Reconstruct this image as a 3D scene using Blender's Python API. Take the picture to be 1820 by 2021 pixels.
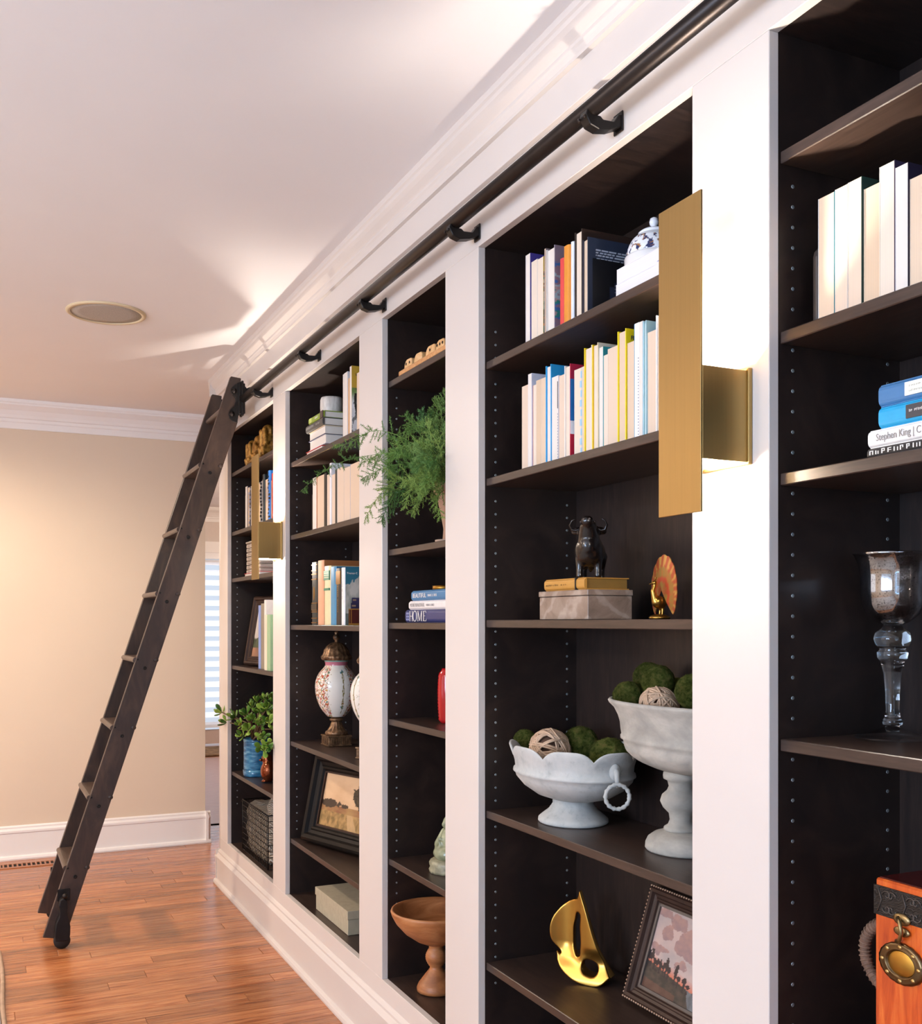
import bpy, bmesh, math, random
from mathutils import Vector, Matrix, noise
for o in list(bpy.data.objects): bpy.data.objects.remove(o)
SC = bpy.context.scene
COL = SC.collection
PI = math.pi

# ------------------------------------------------------------------ camera
H = 1.355                                  # eye height
F, VX, HY, CX = 2030.0, -48.0, 1228.0, 910.0   # focal length in px, vanishing point of the bookcase, horizon, centre
A = math.atan((CX - VX) / F); SA, CA = math.sin(A), math.cos(A)
cam = bpy.data.cameras.new('camera'); camo = bpy.data.objects.new('camera', cam); COL.objects.link(camo)
cam.sensor_fit = 'HORIZONTAL'; cam.sensor_width = 36.0; cam.lens = 36.0 * F / 1820.0
cam.shift_y = (HY - 2021 / 2) / 1820.0
cam.clip_start = .05
camo.location = (0, 0, H); camo.rotation_euler = (PI / 2, 0, -A)
SC.camera = camo

# ------------------------------------------------------------------ world, lights, exposure
SC.view_settings.view_transform = 'Standard'; SC.view_settings.look = 'None'
SC.view_settings.gamma = 1.0; SC.view_settings.use_curve_mapping = False
SC.view_settings.exposure = 0.20
world = bpy.data.worlds.new('sky'); SC.world = world; world.use_nodes = True
wn = world.node_tree.nodes; wbg = wn['Background']
wbg.inputs[0].default_value = (.74, .82, .96, 1); wbg.inputs[1].default_value = 1.0

def area(name, loc, rot, sx, sy, watts, col):
    l = bpy.data.lights.new(name, 'AREA'); l.shape = 'RECTANGLE'; l.size = sx; l.size_y = sy
    l.energy = watts; l.color = col
    o = bpy.data.objects.new(name, l); COL.objects.link(o); o.location = loc; o.rotation_euler = rot
    return o
# daylight at rear and left windows; left pair tilted up, tinted as added fill
DAY = (.62, .80, 1.0)
area('daylight_rear', (-.2, -2.95, 1.45), (PI / 2, 0, PI), 2.6, 1.7, 190, (.15, .47, 1.0))
area('daylight_fill_left', (-4.15, 3.4, 1.5), (0, -PI / 2 - .6, 0), 1.7, 2.6, 14, (1.0, .88, .80))
area('daylight_fill_left', (-4.15, 0.0, 1.5), (0, -PI / 2 - .95, 0), 1.7, 2.0, 275, (.53, .71, 1.0))
area('daylight_hall', (2.45, 11.33, 1.15), (PI / 2, 0, 0), .9, 1.7, 5, DAY)

# ------------------------------------------------------------------ helpers
def ray(px, py):
    u = (px - CX) / F
    return Vector((u * CA + SA, CA - u * SA, (HY - py) / F))
def PX(px, py, X): r = ray(px, py); return Vector((0, 0, H)) + r * (X / r.x)
def PY(px, py, Y): r = ray(px, py); return Vector((0, 0, H)) + r * (Y / r.y)
def PZ(px, py, Z): r = ray(px, py); return Vector((0, 0, H)) + r * ((Z - H) / r.z)

def lin(h):
    if not isinstance(h, str): return tuple(h)
    h = h.lstrip('#'); c = [int(h[i:i + 2], 16) / 255 for i in (0, 2, 4)]
    return tuple(x / 12.92 if x <= .04045 else ((x + .055) / 1.055) ** 2.4 for x in c)

class MB:
    def __init__(s): s.v = []; s.f = []; s.m = []; s.s = []
    def add(s, vs, fs, m=0, sm=False):
        n = len(s.v); s.v += [tuple(v) for v in vs]
        for f in fs: s.f.append([i + n for i in f]); s.m.append(m); s.s.append(sm)
        return s
    def box(s, x0, x1, y0, y1, z0, z1, m=0, M=None):
        vs = [Vector((x, y, z)) for z in (z0, z1) for y in (y0, y1) for x in (x0, x1)]
        if M is not None: vs = [M @ v for v in vs]
        return s.add(vs, [(0, 2, 3, 1), (4, 5, 7, 6), (0, 1, 5, 4), (2, 6, 7, 3), (0, 4, 6, 2), (1, 3, 7, 5)], m)
    def lathe(s, prof, n=32, c=(0, 0, 0), m=0, sx=1, sy=1, fn=None, sm=True, M=None, caps=True):
        vs = []
        for k, (r, z) in enumerate(prof):
            for i in range(n):
                t = 2 * PI * i / n
                rr = r if fn is None else fn(r, z, t, k)
                zz = z
                if isinstance(rr, tuple): rr, zz = rr
                v = Vector((c[0] + rr * math.cos(t) * sx, c[1] + rr * math.sin(t) * sy, c[2] + zz))
                vs.append(M @ v if M is not None else v)
        fs = [(k * n + i, k * n + (i + 1) % n, (k + 1) * n + (i + 1) % n, (k + 1) * n + i) for k in range(len(prof) - 1) for i in range(n)]
        s.add(vs, fs, m, sm)
        b = len(s.v) - len(vs)
        if not caps: return s
        if prof[0][0] > 1e-6: s.f.append([b + i for i in range(n)][::-1]); s.m.append(m); s.s.append(False)
        if prof[-1][0] > 1e-6: s.f.append([b + (len(prof) - 1) * n + i for i in range(n)]); s.m.append(m); s.s.append(False)
        return s
    def tube(s, pts, r, n=8, m=0, closed=False, flat=None):
        pts = [Vector(p) for p in pts]; N = len(pts); vs = []; up = None
        for k, p in enumerate(pts):
            a = pts[(k - 1) % N] if closed or k else p; b = pts[(k + 1) % N] if closed or k < N - 1 else p
            d = (b - a).normalized() if (b - a).length > 1e-9 else Vector((0, 0, 1))
            if up is None: up = Vector((0, 0, 1)) if abs(d.z) < .9 else Vector((1, 0, 0))
            x = up.cross(d)
            if x.length < 1e-6: x = Vector((1, 0, 0)).cross(d)
            x.normalize(); y = d.cross(x).normalized(); up = y
            rr = r[k] if isinstance(r, (list, tuple)) else r
            for i in range(n):
                t = 2 * PI * i / n
                vs.append(p + x * (math.cos(t) * rr) + y * (math.sin(t) * rr * (flat or 1)))
        K = N if closed else N - 1
        fs = [(k * n + i, k * n + (i + 1) % n, ((k + 1) % N) * n + (i + 1) % n, ((k + 1) % N) * n + i) for k in range(K) for i in range(n)]
        if not closed: fs += [list(range(n))[::-1], [(N - 1) * n + i for i in range(n)]]
        return s.add(vs, fs, m, n > 4)
    def prism(s, poly, axis, lo, hi, m=0, sm=False):
        n = len(poly)
        def P(a, b, h): return {'x': (h, a, b), 'y': (a, h, b), 'z': (a, b, h)}[axis]
        vs = [P(a, b, lo) for a, b in poly] + [P(a, b, hi) for a, b in poly]
        s.add(vs, [(i, (i + 1) % n, n + (i + 1) % n, n + i) for i in range(n)], m, sm)
        b = len(s.v) - 2 * n
        for f in ([b + i for i in range(n)][::-1], [b + n + i for i in range(n)]): s.f.append(f); s.m.append(m); s.s.append(False)
        return s
    def ball(s, c, r, nu=16, nv=10, m=0, M=None, fn=None):
        rx, ry, rz = r if isinstance(r, (list, tuple)) else (r, r, r); vs = []; c = Vector(c)
        for k in range(nv + 1):
            p = PI * k / nv
            for i in range(nu):
                t = 2 * PI * i / nu
                d = Vector((math.sin(p) * math.cos(t), math.sin(p) * math.sin(t), -math.cos(p)))
                q = fn(d) if fn else 1.0
                v = Vector((d.x * rx * q, d.y * ry * q, d.z * rz * q))
                vs.append(c + (M @ v if M is not None else v))
        fs = [(k * nu + i, k * nu + (i + 1) % nu, (k + 1) * nu + (i + 1) % nu, (k + 1) * nu + i) for k in range(nv) for i in range(nu)]
        return s.add(vs, fs, m, True)
    def cap(s, p, q, r1, r2, n=12, m=0):          # capsule
        p, q = Vector(p), Vector(q); d = (q - p); L = d.length; d = d / L if L > 1e-9 else Vector((0, 0, 1)); pts = []; rs = []
        for k in range(5): t = -PI / 2 + PI / 2 * k / 4; pts.append(p + d * (math.sin(t) * r1)); rs.append(max(1e-4, math.cos(t) * r1))
        for k in range(5): t = PI / 2 * k / 4; pts.append(q + d * (math.sin(t) * r2)); rs.append(max(1e-4, math.cos(t) * r2))
        return s.tube(pts, rs, n, m)
    def xf(s, M): s.v = [tuple(M @ Vector(v)) for v in s.v]; return s
    def mesh(s, name, mats, bevel=0, seg=1, cols=None, recalc=True):
        me = bpy.data.meshes.new(name); me.from_pydata(s.v, [], s.f)
        me.polygons.foreach_set('material_index', s.m); me.polygons.foreach_set('use_smooth', s.s)
        bm = bmesh.new(); bm.from_mesh(me)
        bmesh.ops.remove_doubles(bm, verts=bm.verts, dist=1e-6)
        if recalc: bmesh.ops.recalc_face_normals(bm, faces=bm.faces)
        if bevel:
            es = [e for e in bm.edges if len(e.link_faces) == 2 and e.calc_face_angle(0) > .6]
            bmesh.ops.bevel(bm, geom=es, offset=bevel, segments=seg, affect='EDGES', profile=.5, clamp_overlap=True)
        bm.to_mesh(me); bm.free()
        for mt in (mats if isinstance(mats, (list, tuple)) else [mats]): me.materials.append(mt)
        if cols: paint(me, cols)
        me.update(); return me

def paint(me, fn):
    a = me.color_attributes.new('print', 'FLOAT_COLOR', 'POINT')
    buf = []
    for v in me.vertices: c = fn(v.co); buf += [c[0], c[1], c[2], 1]
    a.data.foreach_set('color', buf)

def link(name, me, parent=None, M=None):
    o = bpy.data.objects.new(name, me); COL.objects.link(o)
    if parent is not None: o.parent = parent
    if M is not None: o.matrix_local = M
    return o
def obj(name, mb, mats, parent=None, bevel=0, seg=1, world=False, M=None, cols=None, kind=None, recalc=True):
    if world and parent is not None:
        off = Vector(parent.location)
        if parent.parent: off = off + parent.parent.location
        mb.xf(Matrix.Translation(-off))
    o = link(name, mb.mesh(name, mats, bevel, seg, cols, recalc), parent, M)
    if kind: o['kind'] = kind
    return o
def tag(o, label=None, cat=None, group=None, kind=None):
    if label: o['label'] = label
    if cat: o['category'] = cat
    if group: o['group'] = group
    if kind: o['kind'] = kind
    return o
def thing(name, label, cat, loc=(0, 0, 0), group=None, rot=(0, 0, 0)):
    o = bpy.data.objects.new(name, None); COL.objects.link(o); o.empty_display_size = .05
    o.location = loc; o.rotation_euler = rot
    return tag(o, label, cat, group)
def struct(name, mb, mats, bevel=0, label=None):
    o = obj(name, mb, mats, None, bevel); o['kind'] = 'structure'
    if label: o['label'] = label
    return o
def copy_tree(o, parent=None):
    c = o.copy(); COL.objects.link(c)
    if parent is not None: c.parent = parent
    for ch in o.children: copy_tree(ch, c)
    return c
def baked(o):
    bpy.context.view_layer.update()
    dg = bpy.context.evaluated_depsgraph_get()
    me = bpy.data.meshes.new_from_object(o.evaluated_get(dg))
    bpy.data.objects.remove(o); return me
def blob(mb, voxel, mat, name='body', it=6):
    me = mb.mesh('tmp', mat); o = link('tmp', me)
    r = o.modifiers.new('r', 'REMESH'); r.mode = 'VOXEL'; r.voxel_size = voxel; r.use_smooth_shade = True
    s = o.modifiers.new('s', 'SMOOTH'); s.iterations = it; s.factor = .5
    m2 = baked(o); m2.name = name; m2.materials.clear(); m2.materials.append(mat); return m2
def text_mesh(body, size, mat, width=None, ext=.0002, bold=0, align='LEFT'):
    c = bpy.data.curves.new('t', 'FONT'); c.body = body; c.size = size; c.extrude = ext; c.offset = bold; c.align_x = align
    c.resolution_u = 3
    me = baked(link('t', c)); me.name = 'lettering'
    if width:
        w = max(v.co.x for v in me.vertices) - min(v.co.x for v in me.vertices)
        for v in me.vertices: v.co.x *= width / w
    me.materials.clear(); me.materials.append(mat); return me
def basis(o, r, u):
    r = Vector(r).normalized(); u = Vector(u); n = r.cross(u).normalized(); u = n.cross(r)
    return Matrix(((r.x, u.x, n.x, o[0]), (r.y, u.y, n.y, o[1]), (r.z, u.z, n.z, o[2]), (0, 0, 0, 1)))
def lettering(body, size, mat, parent, o, r, u, width=None, bold=0, name='lettering'):
    return link(name, text_mesh(body, size, mat, width, bold=bold), parent, basis(o, r, u))
def panel(name, parent, w, h, nx, ny, fn, mat, M):
    mb = MB(); mb.add([(w * i / nx, h * j / ny, 0) for j in range(ny + 1) for i in range(nx + 1)],
                      [(j * (nx + 1) + i, j * (nx + 1) + i + 1, (j + 1) * (nx + 1) + i + 1, (j + 1) * (nx + 1) + i) for j in range(ny) for i in range(nx)])
    return obj(name, mb, mat, parent, M=M, cols=lambda c: fn(c.x / w, c.y / h), recalc=False)
def fbm(x, y, z=0, o=4): return noise.fractal(Vector((x, y, z)), 1.0, 2.0, o)
def mixc(a, b, t): t = max(0, min(1, t)); return tuple(a[i] * (1 - t) + b[i] * t for i in range(3))
def sstep(a, b, x): t = max(0, min(1, (x - a) / (b - a))); return t * t * (3 - 2 * t)

# ------------------------------------------------------------------ materials
class NT:
    def __init__(s, name):
        s.mat = bpy.data.materials.new(name); s.mat.use_nodes = True; s.t = s.mat.node_tree
        s.b = s.t.nodes['Principled BSDF']; s.out = s.t.nodes['Material Output']
    def n(s, typ, **kw):
        nd = s.t.nodes.new(typ)
        for k, v in kw.items():
            if k.startswith('i_'): nd.inputs[k[2:].replace('_', ' ')].default_value = v
            else: setattr(nd, k, v)
        return nd
    def l(s, a, b): s.t.links.new(a, b)
    def ramp(s, fac, stops):
        r = s.n('ShaderNodeValToRGB'); s.l(fac, r.inputs[0]); e = r.color_ramp.elements
        while len(e) < len(stops): e.new(.5)
        for el, (p, c) in zip(e, stops): el.position = p; el.color = (*lin(c), 1)
        return r.outputs[0]
    def coords(s, scale=(1, 1, 1), world=False, rand=0):
        if world: src = s.n('ShaderNodeNewGeometry').outputs['Position']
        else: src = s.n('ShaderNodeTexCoord').outputs['Object']
        if rand:
            oi = s.n('ShaderNodeObjectInfo'); mu = s.n('ShaderNodeMath', operation='MULTIPLY'); s.l(oi.outputs['Random'], mu.inputs[0]); mu.inputs[1].default_value = rand
            va = s.n('ShaderNodeVectorMath', operation='ADD'); s.l(src, va.inputs[0]); s.l(mu.outputs[0], va.inputs[1]); src = va.outputs[0]
        m = s.n('ShaderNodeMapping'); m.inputs['Scale'].default_value = scale; s.l(src, m.inputs['Vector']); return m.outputs[0]
    def noise(s, vec, scale, detail=4, rough=.5, dist=0):
        n = s.n('ShaderNodeTexNoise'); s.l(vec, n.inputs['Vector']); n.inputs['Scale'].default_value = scale
        n.inputs['Detail'].default_value = detail; n.inputs['Roughness'].default_value = rough; n.inputs['Distortion'].default_value = dist
        return n.outputs['Fac']
    def bump(s, fac, strength, dist=.002):
        b = s.n('ShaderNodeBump'); b.inputs['Strength'].default_value = strength; b.inputs['Distance'].default_value = dist
        s.l(fac, b.inputs['Height']); s.l(b.outputs[0], s.b.inputs['Normal'])
    def base(s, col): s.l(col, s.b.inputs['Base Color'])
    def set(s, rough=.5, metal=0, spec=.5, **kw):
        s.b.inputs['Roughness'].default_value = rough; s.b.inputs['Metallic'].default_value = metal; s.b.inputs['Specular IOR Level'].default_value = spec
        for k, v in kw.items(): s.b.inputs[k.replace('_', ' ')].default_value = v
        return s.mat
CACHE = {}
def plain(col, rough=.5, metal=0, spec=.5, var=.12, scale=30, bump=0, bs=200, **kw):
    key = ('p', str(col), rough, metal, spec, var, scale, bump, bs, str(kw))
    if key in CACHE: return CACHE[key]
    t = NT('paint_' + str(col)); c = lin(col); v = t.coords()
    if var:
        t.base(t.ramp(t.noise(v, scale), [(.3, tuple(x * (1 - var) for x in c)), (.7, tuple(min(1, x * (1 + var * .6)) for x in c))]))
    else: t.b.inputs['Base Color'].default_value = (*c, 1)
    if bump: t.bump(t.noise(v, bs, 3), bump)
    CACHE[key] = t.set(rough, metal, spec, **kw); return CACHE[key]
def wood(name, c1, c2, c3, scale, rough=.4, world=False, rand=0, bump=.05, spec=.5, **kw):
    t = NT(name); v = t.coords(scale, world, rand)
    f = t.noise(v, 3.0, 7, .62, 1.2); t.base(t.ramp(f, [(.28, c1), (.5, c2), (.72, c3)]))
    if bump: t.bump(f, bump)
    return t.set(rough, 0, spec, **kw)
def vprint(name, rough=.4, spec=.5, **kw):
    t = NT(name); a = t.n('ShaderNodeVertexColor', layer_name='print'); t.base(a.outputs['Color']); return t.set(rough, 0, spec, **kw)
def pages(col, vert=True):
    key = ('pg', col, vert)
    if key in CACHE: return CACHE[key]
    t = NT('paper_edges'); c = lin(col)
    v = t.coords((1, 1, .02) if vert else (1, .02, 1), rand=7)
    sc = t.coords((0, 900, 0))
    f = t.noise(sc, 1.0, 2); t.base(t.ramp(f, [(.25, tuple(x * .8 for x in c)), (.7, c)]))
    t.bump(f, .15, .0006); CACHE[key] = t.set(.85, 0, .2); return CACHE[key]

M = {}
M['white'] = plain('#f4f0ec', .4, var=.02, scale=3)
M['dimmed_white'] = plain('#d5cbc3', .38, var=.02, scale=3)  # the white paint, darkened to offset strong light on the bookcase
M['ceil'] = plain('#f6f3f2', .9, spec=.2, var=.015, scale=2, bump=.03, bs=90)
M['wall'] = plain('#e4d2bb', .85, spec=.2, var=.02, scale=2, bump=.05, bs=120)
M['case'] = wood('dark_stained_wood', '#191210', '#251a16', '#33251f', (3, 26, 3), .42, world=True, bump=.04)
M['shelf'] = wood('lit_stained_shelf', '#2b1f1a', '#392b24', '#46362e', (26, 2.2, 26), .36, world=True, bump=.04)  # same stain as the case, lightened for light falling on shelf fronts
M['ladder'] = wood('ladder_walnut', '#231813', '#35261e', '#4b372c', (5, 5, 1.6), .42, world=True, bump=.05)
M['tread'] = wood('tread_walnut', '#392c25', '#4a3a31', '#5e4c40', (30, 3, 30), .35, world=True, bump=.03)
M['iron'] = plain('#211e1d', .42, .6, var=.2, scale=40)
M['bronze'] = plain('#2b2421', .36, .7, var=.15, scale=30)
def brass(name, col, rough, sc=(300, 300, 4)):
    t = NT(name); v = t.coords(sc); f = t.noise(v, 1.0, 3); c = lin(col)
    t.base(t.ramp(f, [(.3, tuple(x * .94 for x in c)), (.7, c)])); t.bump(f, .015, .0003); return t.set(rough, 1.0)
M['brass'] = brass('brushed_brass', '#b39660', .40)
M['gold'] = brass('antique_gold', '#9c7330', .38, (25, 25, 25))
M['goldleaf'] = brass('gold_leaf', '#b58a42', .27, (14, 14, 14))
M['black'] = plain('#171615', .5, var=.1)
M['text_white'] = plain('#efe9e2', .5, var=0)
M['text_dark'] = plain('#3b3a3a', .5, var=0)
M['text_gold'] = plain('#c39a4e', .4, .4, var=0)
M['dot'] = plain('#a9b3b6', .3, .7, var=0)
M['emit'] = NT('lamp_diffuser'); _t = M['emit']; _t.b.inputs['Emission Color'].default_value = (1, .92, .84, 1); _t.b.inputs['Emission Strength'].default_value = 14.0
M['emit'] = _t.set(.6)
PG = [pages(c) for c in ('#e6cfb8', '#e4cbb0', '#ebdac6', '#dfc4a6', '#ece3d8')]
# ================================================================== the setting
D = 1.15; FT = .02; XB = 1.44; CEIL = H + 1.262; YW = 6.40
def yx(px): return PX(px, 0, D).y
STILE = [(yx(434), yx(449)), (yx(539), yx(563)), (yx(709), yx(754)), (yx(879), yx(944)), (yx(1366), yx(1518))]
YN = STILE[4][1] - .87; STILE.append((YN, YN - .20)); YEND = STILE[0][0]; YNEAR = YN - .20
BAY = [(STILE[i][1], STILE[i + 1][0]) for i in range(5)]           # (far Y, near Y)
ZT = H + .95; ZB = H - 1.118

# floor: base slab and separate oak planks where they can be told apart
floor = struct('floor', MB().box(-4.4, 5, -3.2, 11.6, -.06, -.004), wood('oak_floor_far', '#9c5c33', '#b97644', '#c98a58', (2.2, 34, 2), .3, world=True), label='polished red-brown oak strip floor')
t = NT('oak_planks'); v = t.coords((1.1, 17, 1), True, 31)
f = t.noise(v, 2.2, 8, .66, 1.6); v2 = t.coords((2.2, 150, 1), True, 17); g = t.noise(v2, 2.0, 5, .6)
c1 = t.ramp(f, [(.25, '#74391a'), (.42, '#a86237'), (.55, '#c07c4c'), (.78, '#d69a6a')])
c2 = t.ramp(g, [(.36, '#5a2d16'), (.47, '#ffffff')])
mx = t.n('ShaderNodeMix', data_type='RGBA', blend_type='MULTIPLY'); mx.inputs[0].default_value = .62; t.l(c1, mx.inputs[6]); t.l(c2, mx.inputs[7])
oi = t.n('ShaderNodeObjectInfo'); hs = t.n('ShaderNodeHueSaturation'); mr = t.n('ShaderNodeMapRange'); mr.inputs[3].default_value = .72; mr.inputs[4].default_value = 1.18
t.l(oi.outputs['Random'], mr.inputs[0]); t.l(mr.outputs[0], hs.inputs['Value']); t.l(mx.outputs[2], hs.inputs['Color']); t.base(hs.outputs[0])
t.bump(g, .04, .001); M['plank'] = t.set(.27, 0, .5, Coat_Weight=.25, Coat_Roughness=.18)
rng = random.Random(4); PW = .083; pm = MB().box(0, 1, .0006, PW - .0006, -.02, 0).mesh('plank', M['plank'])
bm = bmesh.new(); bm.from_mesh(pm); bmesh.ops.bevel(bm, geom=[e for e in bm.edges if abs(e.verts[0].co.z) < 1e-6 and abs(e.verts[1].co.z) < 1e-6], offset=.0011, segments=1, affect='EDGES'); bm.to_mesh(pm); bm.free()
y = 2.9; k = 0
while y < 6.9:
    x = -1.0 - rng.random() * 1.1
    while x < 1.34:
        L = rng.uniform(.55, 1.7)
        if x + L > 1.42 - .2: L = 1.5 - x
        p = link('plank', pm, floor); p.location = (x, y, 0); p.scale = (L - .001, 1, 1); x += L; k += 1
    y += PW
# floor behind the camera and in the hall keeps the slab; raise it level with the planks there
struct('floor_boards_hall', MB().box(-4.4, 5, 6.9, 11.6, -.02, 0).box(1.5, 5, -2.9, 6.9, -.02, 0), wood('oak_floor_hall', '#8c5836', '#a66f49', '#b98460', (2.2, 34, 2), .3, world=True)).name = 'floor_hall'
struct('floor_rear', MB().box(-4.4, 1.5, -3.2, 2.9, -.02, 0).box(-4.4, -2.2, 2.9, 6.9, -.02, 0), wood('oak_floor_rear', '#8c5836', '#b07448', '#c08858', (2.2, 34, 2), .3, world=True))
struct('ceiling', MB().box(-4.4, 5, -3.2, 11.6, CEIL, CEIL + .08), M['ceil'], label='smooth white ceiling')
# back wall ending at the hall opening
XE = PY(405, 0, YW).x
struct('wall_back', MB().box(-4.4, XE, YW, YW + .13, 0, CEIL), M['wall'], label='plain beige back wall beyond the ladder')
struct('wall_left', MB().box(-4.4, -4.2, -3.2, .6 - 1.6, 0, CEIL).box(-4.4, -4.2, 1.0, 2.1, 0, CEIL).box(-4.4, -4.2, 4.7, YW, 0, CEIL).box(-4.4, -4.2, -1, 1, 0, .65).box(-4.4, -4.2, -1, 1, 2.35, CEIL)
       .box(-4.4, -4.2, 2.1, 4.7, 0, .65).box(-4.4, -4.2, 2.1, 4.7, 2.35, CEIL), M['wall'])
struct('wall_rear', MB().box(-4.4, -1.5, -3.2, -3.0, 0, CEIL).box(1.1, 5, -3.2, -3, 0, CEIL).box(-1.5, 1.1, -3.2, -3, 0, .6).box(-1.5, 1.1, -3.2, -3, 2.3, CEIL), M['wall'])
struct('wall_right', MB().box(XB + .03, XB + .16, -3.0, YEND - .002, 0, CEIL).box(XB + .16, 5, -3, -2.9, 0, CEIL), M['wall'])
# hall beyond the opening
YH = 11.42
struct('wall_hall', MB().box(XE - .6, 2.05, YH, YH + .1, 0, CEIL).box(2.72, 5, YH, YH + .1, 0, CEIL).box(2.05, 2.72, YH, YH + .1, 2.12, CEIL)
       .box(4.9, 5, -2.9, YH, 0, CEIL).box(XE - .6, XE - .5, YW + .13, YH, 0, CEIL), plain('#e6dbd3', .85, spec=.2, var=.02))
def crown(L, r, zc):                       # profile: distance out from the wall, height
    return [(0, zc), (r, zc), (r, zc - .018), (r * .93, zc - .024), (r * .93, zc - .032), (r * .80, zc - .040), (r * .52, zc - .058), (r * .34, zc - .082), (r * .27, zc - .098), (r * .16, zc - .102), (r * .16, zc - .118), (r * .10, zc - .124), (r * .10, zc - L), (0, zc - L)]
pr = crown(.158, .075, CEIL)
struct('trim_crown', MB().prism([(YW - a, b) for a, b in pr], 'x', -4.2, XE + .03), M['white'], label='white crown moulding on the beige back wall').name = 'trim_1'
struct('trim_2', MB().prism([(YH - a, b) for a, b in pr], 'x', XE - .5, 4.9), M['white'])
bp = [(0, 0), (.030, 0), (.032, .008), (.028, .02), (.016, .026), (.016, .15), (.020, .155), (.020, .166), (.012, .178), (.012, .186), (.004, .194), (0, .194)]
struct('baseboard_back', MB().prism([(YW - a, b) for a, b in bp], 'x', -4.2, XE + .03).prism([(XE + a, b) for a, b in bp], 'y', YW - .03, YW + .15), M['white'], label='tall white baseboard of the back wall')

# hall door with plantation shutter
dr = obj('door_1', MB().box(2.05, 2.12, YH - .03, YH + .03, 0, 2.12).box(2.65, 2.72, YH - .03, YH + .03, 0, 2.12).box(2.12, 2.65, YH - .03, YH + .03, 2.05, 2.12), M['white']); tag(dr, 'white hall door with a louvred shutter, seen through the gap beside the bookcase', kind='structure')
z0, z1 = PY(410, 1440, YH).z, PY(410, 1100, YH).z
obj('door_leaf', MB().box(2.12, 2.2, YH - .02, YH + .02, .02, 2.05).box(2.44, 2.65, YH - .02, YH + .02, .02, 2.05).box(2.2, 2.44, YH - .02, YH + .02, .02, z0).box(2.2, 2.44, YH - .02, YH + .02, z1, 2.05), plain('#e9dcd6', .45, var=.02), dr)
obj('glass_pane', MB().box(2.2, 2.44, YH + .012, YH + .016, z0, z1), NT('door_glass').set(.02, 0, .5, Transmission_Weight=1.0, IOR=1.45), dr)
lm = MB().prism([(-.034, -.002), (0, .0045), (.034, -.002), (0, -.0045)], 'x', 2.205, 2.435).mesh('louver', plain('#eef0f4', .45, var=0)); n = 17
for i in range(n):
    lv = link('louver', lm, dr); lv.location = (0, YH - .035, z0 + (i + .5) * (z1 - z0) / n); lv.rotation_euler = (1.08, 0, 0)
struct('trim_3', MB().box(1.97, 2.05, YH - .03, YH, 0, 2.18).box(2.72, 2.80, YH - .03, YH, 0, 2.18).box(1.95, 2.82, YH - .04, YH, 2.12, 2.24), M['white'])
struct('baseboard_hall', MB().prism([(YH - a, b) for a, b in bp], 'x', XE - .5, 1.97), M['white'])
mat_ = obj('door_mat', MB().box(1.9, 2.85, 10.45, 11.15, 0, .02), plain('#8a7258', .95, var=.5, scale=18, bump=.3), None, .006)
tag(mat_, 'mottled brown mat on the hall floor before the shuttered door', 'mat')
hl = thing('ceiling_lamp', 'round white ceiling lamp in the hall beyond the bookcase', 'lamp', (3.0, 9.3, CEIL))
obj('lamp_base', MB().lathe([(.0, 0), (.17, 0), (.17, -.025), (0, -.025)], 32), M['white'], hl)
obj('lamp_shade', MB().lathe([(0, -.12), (.06, -.115), (.12, -.09), (.15, -.055), (.158, -.025)], 32), plain('#fff4e6', .4, var=0), hl)
l = bpy.data.lights.new('hall_lamp', 'POINT'); l.energy = 55; l.color = (1, .82, .68); l.shadow_soft_size = .1
lo = bpy.data.objects.new('hall_lamp', l); COL.objects.link(lo); lo.location = (3.0, 9.3, CEIL - .22)

# windows behind the camera and at the left (off the frame)
wm = plain('#efeae4', .4, var=.02)
def window(name, M4, w, h):
    mb = MB()
    for a, b, c, d in ((-w / 2, -w / 2 + .06, 0, h), (w / 2 - .06, w / 2, 0, h), (-w / 2, w / 2, 0, .06), (-w / 2, w / 2, h - .06, h), (-.02, .02, 0, h), (-w / 2, w / 2, h / 2 - .015, h / 2 + .015)):
        mb.box(a, b, -.04, .04, c, d)
    o = struct(name, mb.xf(M4), wm); return o
window('window_1', Matrix.Translation((-.2, -3.1, .6)), 2.6, 1.7)
window('window_2', Matrix.Translation((-4.3, 3.4, .65)) @ Matrix.Rotation(PI / 2, 4, 'Z'), 2.6, 1.7)
window('window_3', Matrix.Translation((-4.3, 0, .65)) @ Matrix.Rotation(PI / 2, 4, 'Z'), 2.0, 1.7)

# warm downlights added out of view to brighten the back wall
def downlight(x, y, w=38, lab=''):
    r = thing('fill_downlight', lab, 'lamp', (x, y, CEIL), 'added fill downlights')
    obj('trim_ring', MB().lathe([(.062, .0), (.085, -.001), (.085, -.006), (.062, -.004), (.062, 0)], 32, caps=False), M['white'], r)
    s = bpy.data.lights.new('downlight', 'SPOT'); s.energy = w; s.color = (1, .82, .64); s.spot_size = 2.95; s.spot_blend = .5; s.shadow_soft_size = .06
    so = bpy.data.objects.new('downlight', s); COL.objects.link(so); so.location = (x, y, CEIL - .02)
for x, y, w, lab in ((-.38, 5.05, 110, 'added unseen ceiling downlight nearest the back wall'), (-2.2, 5.2, 150, 'added unseen ceiling downlight in the far left of the room')):
    downlight(x, y, w, lab)

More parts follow.
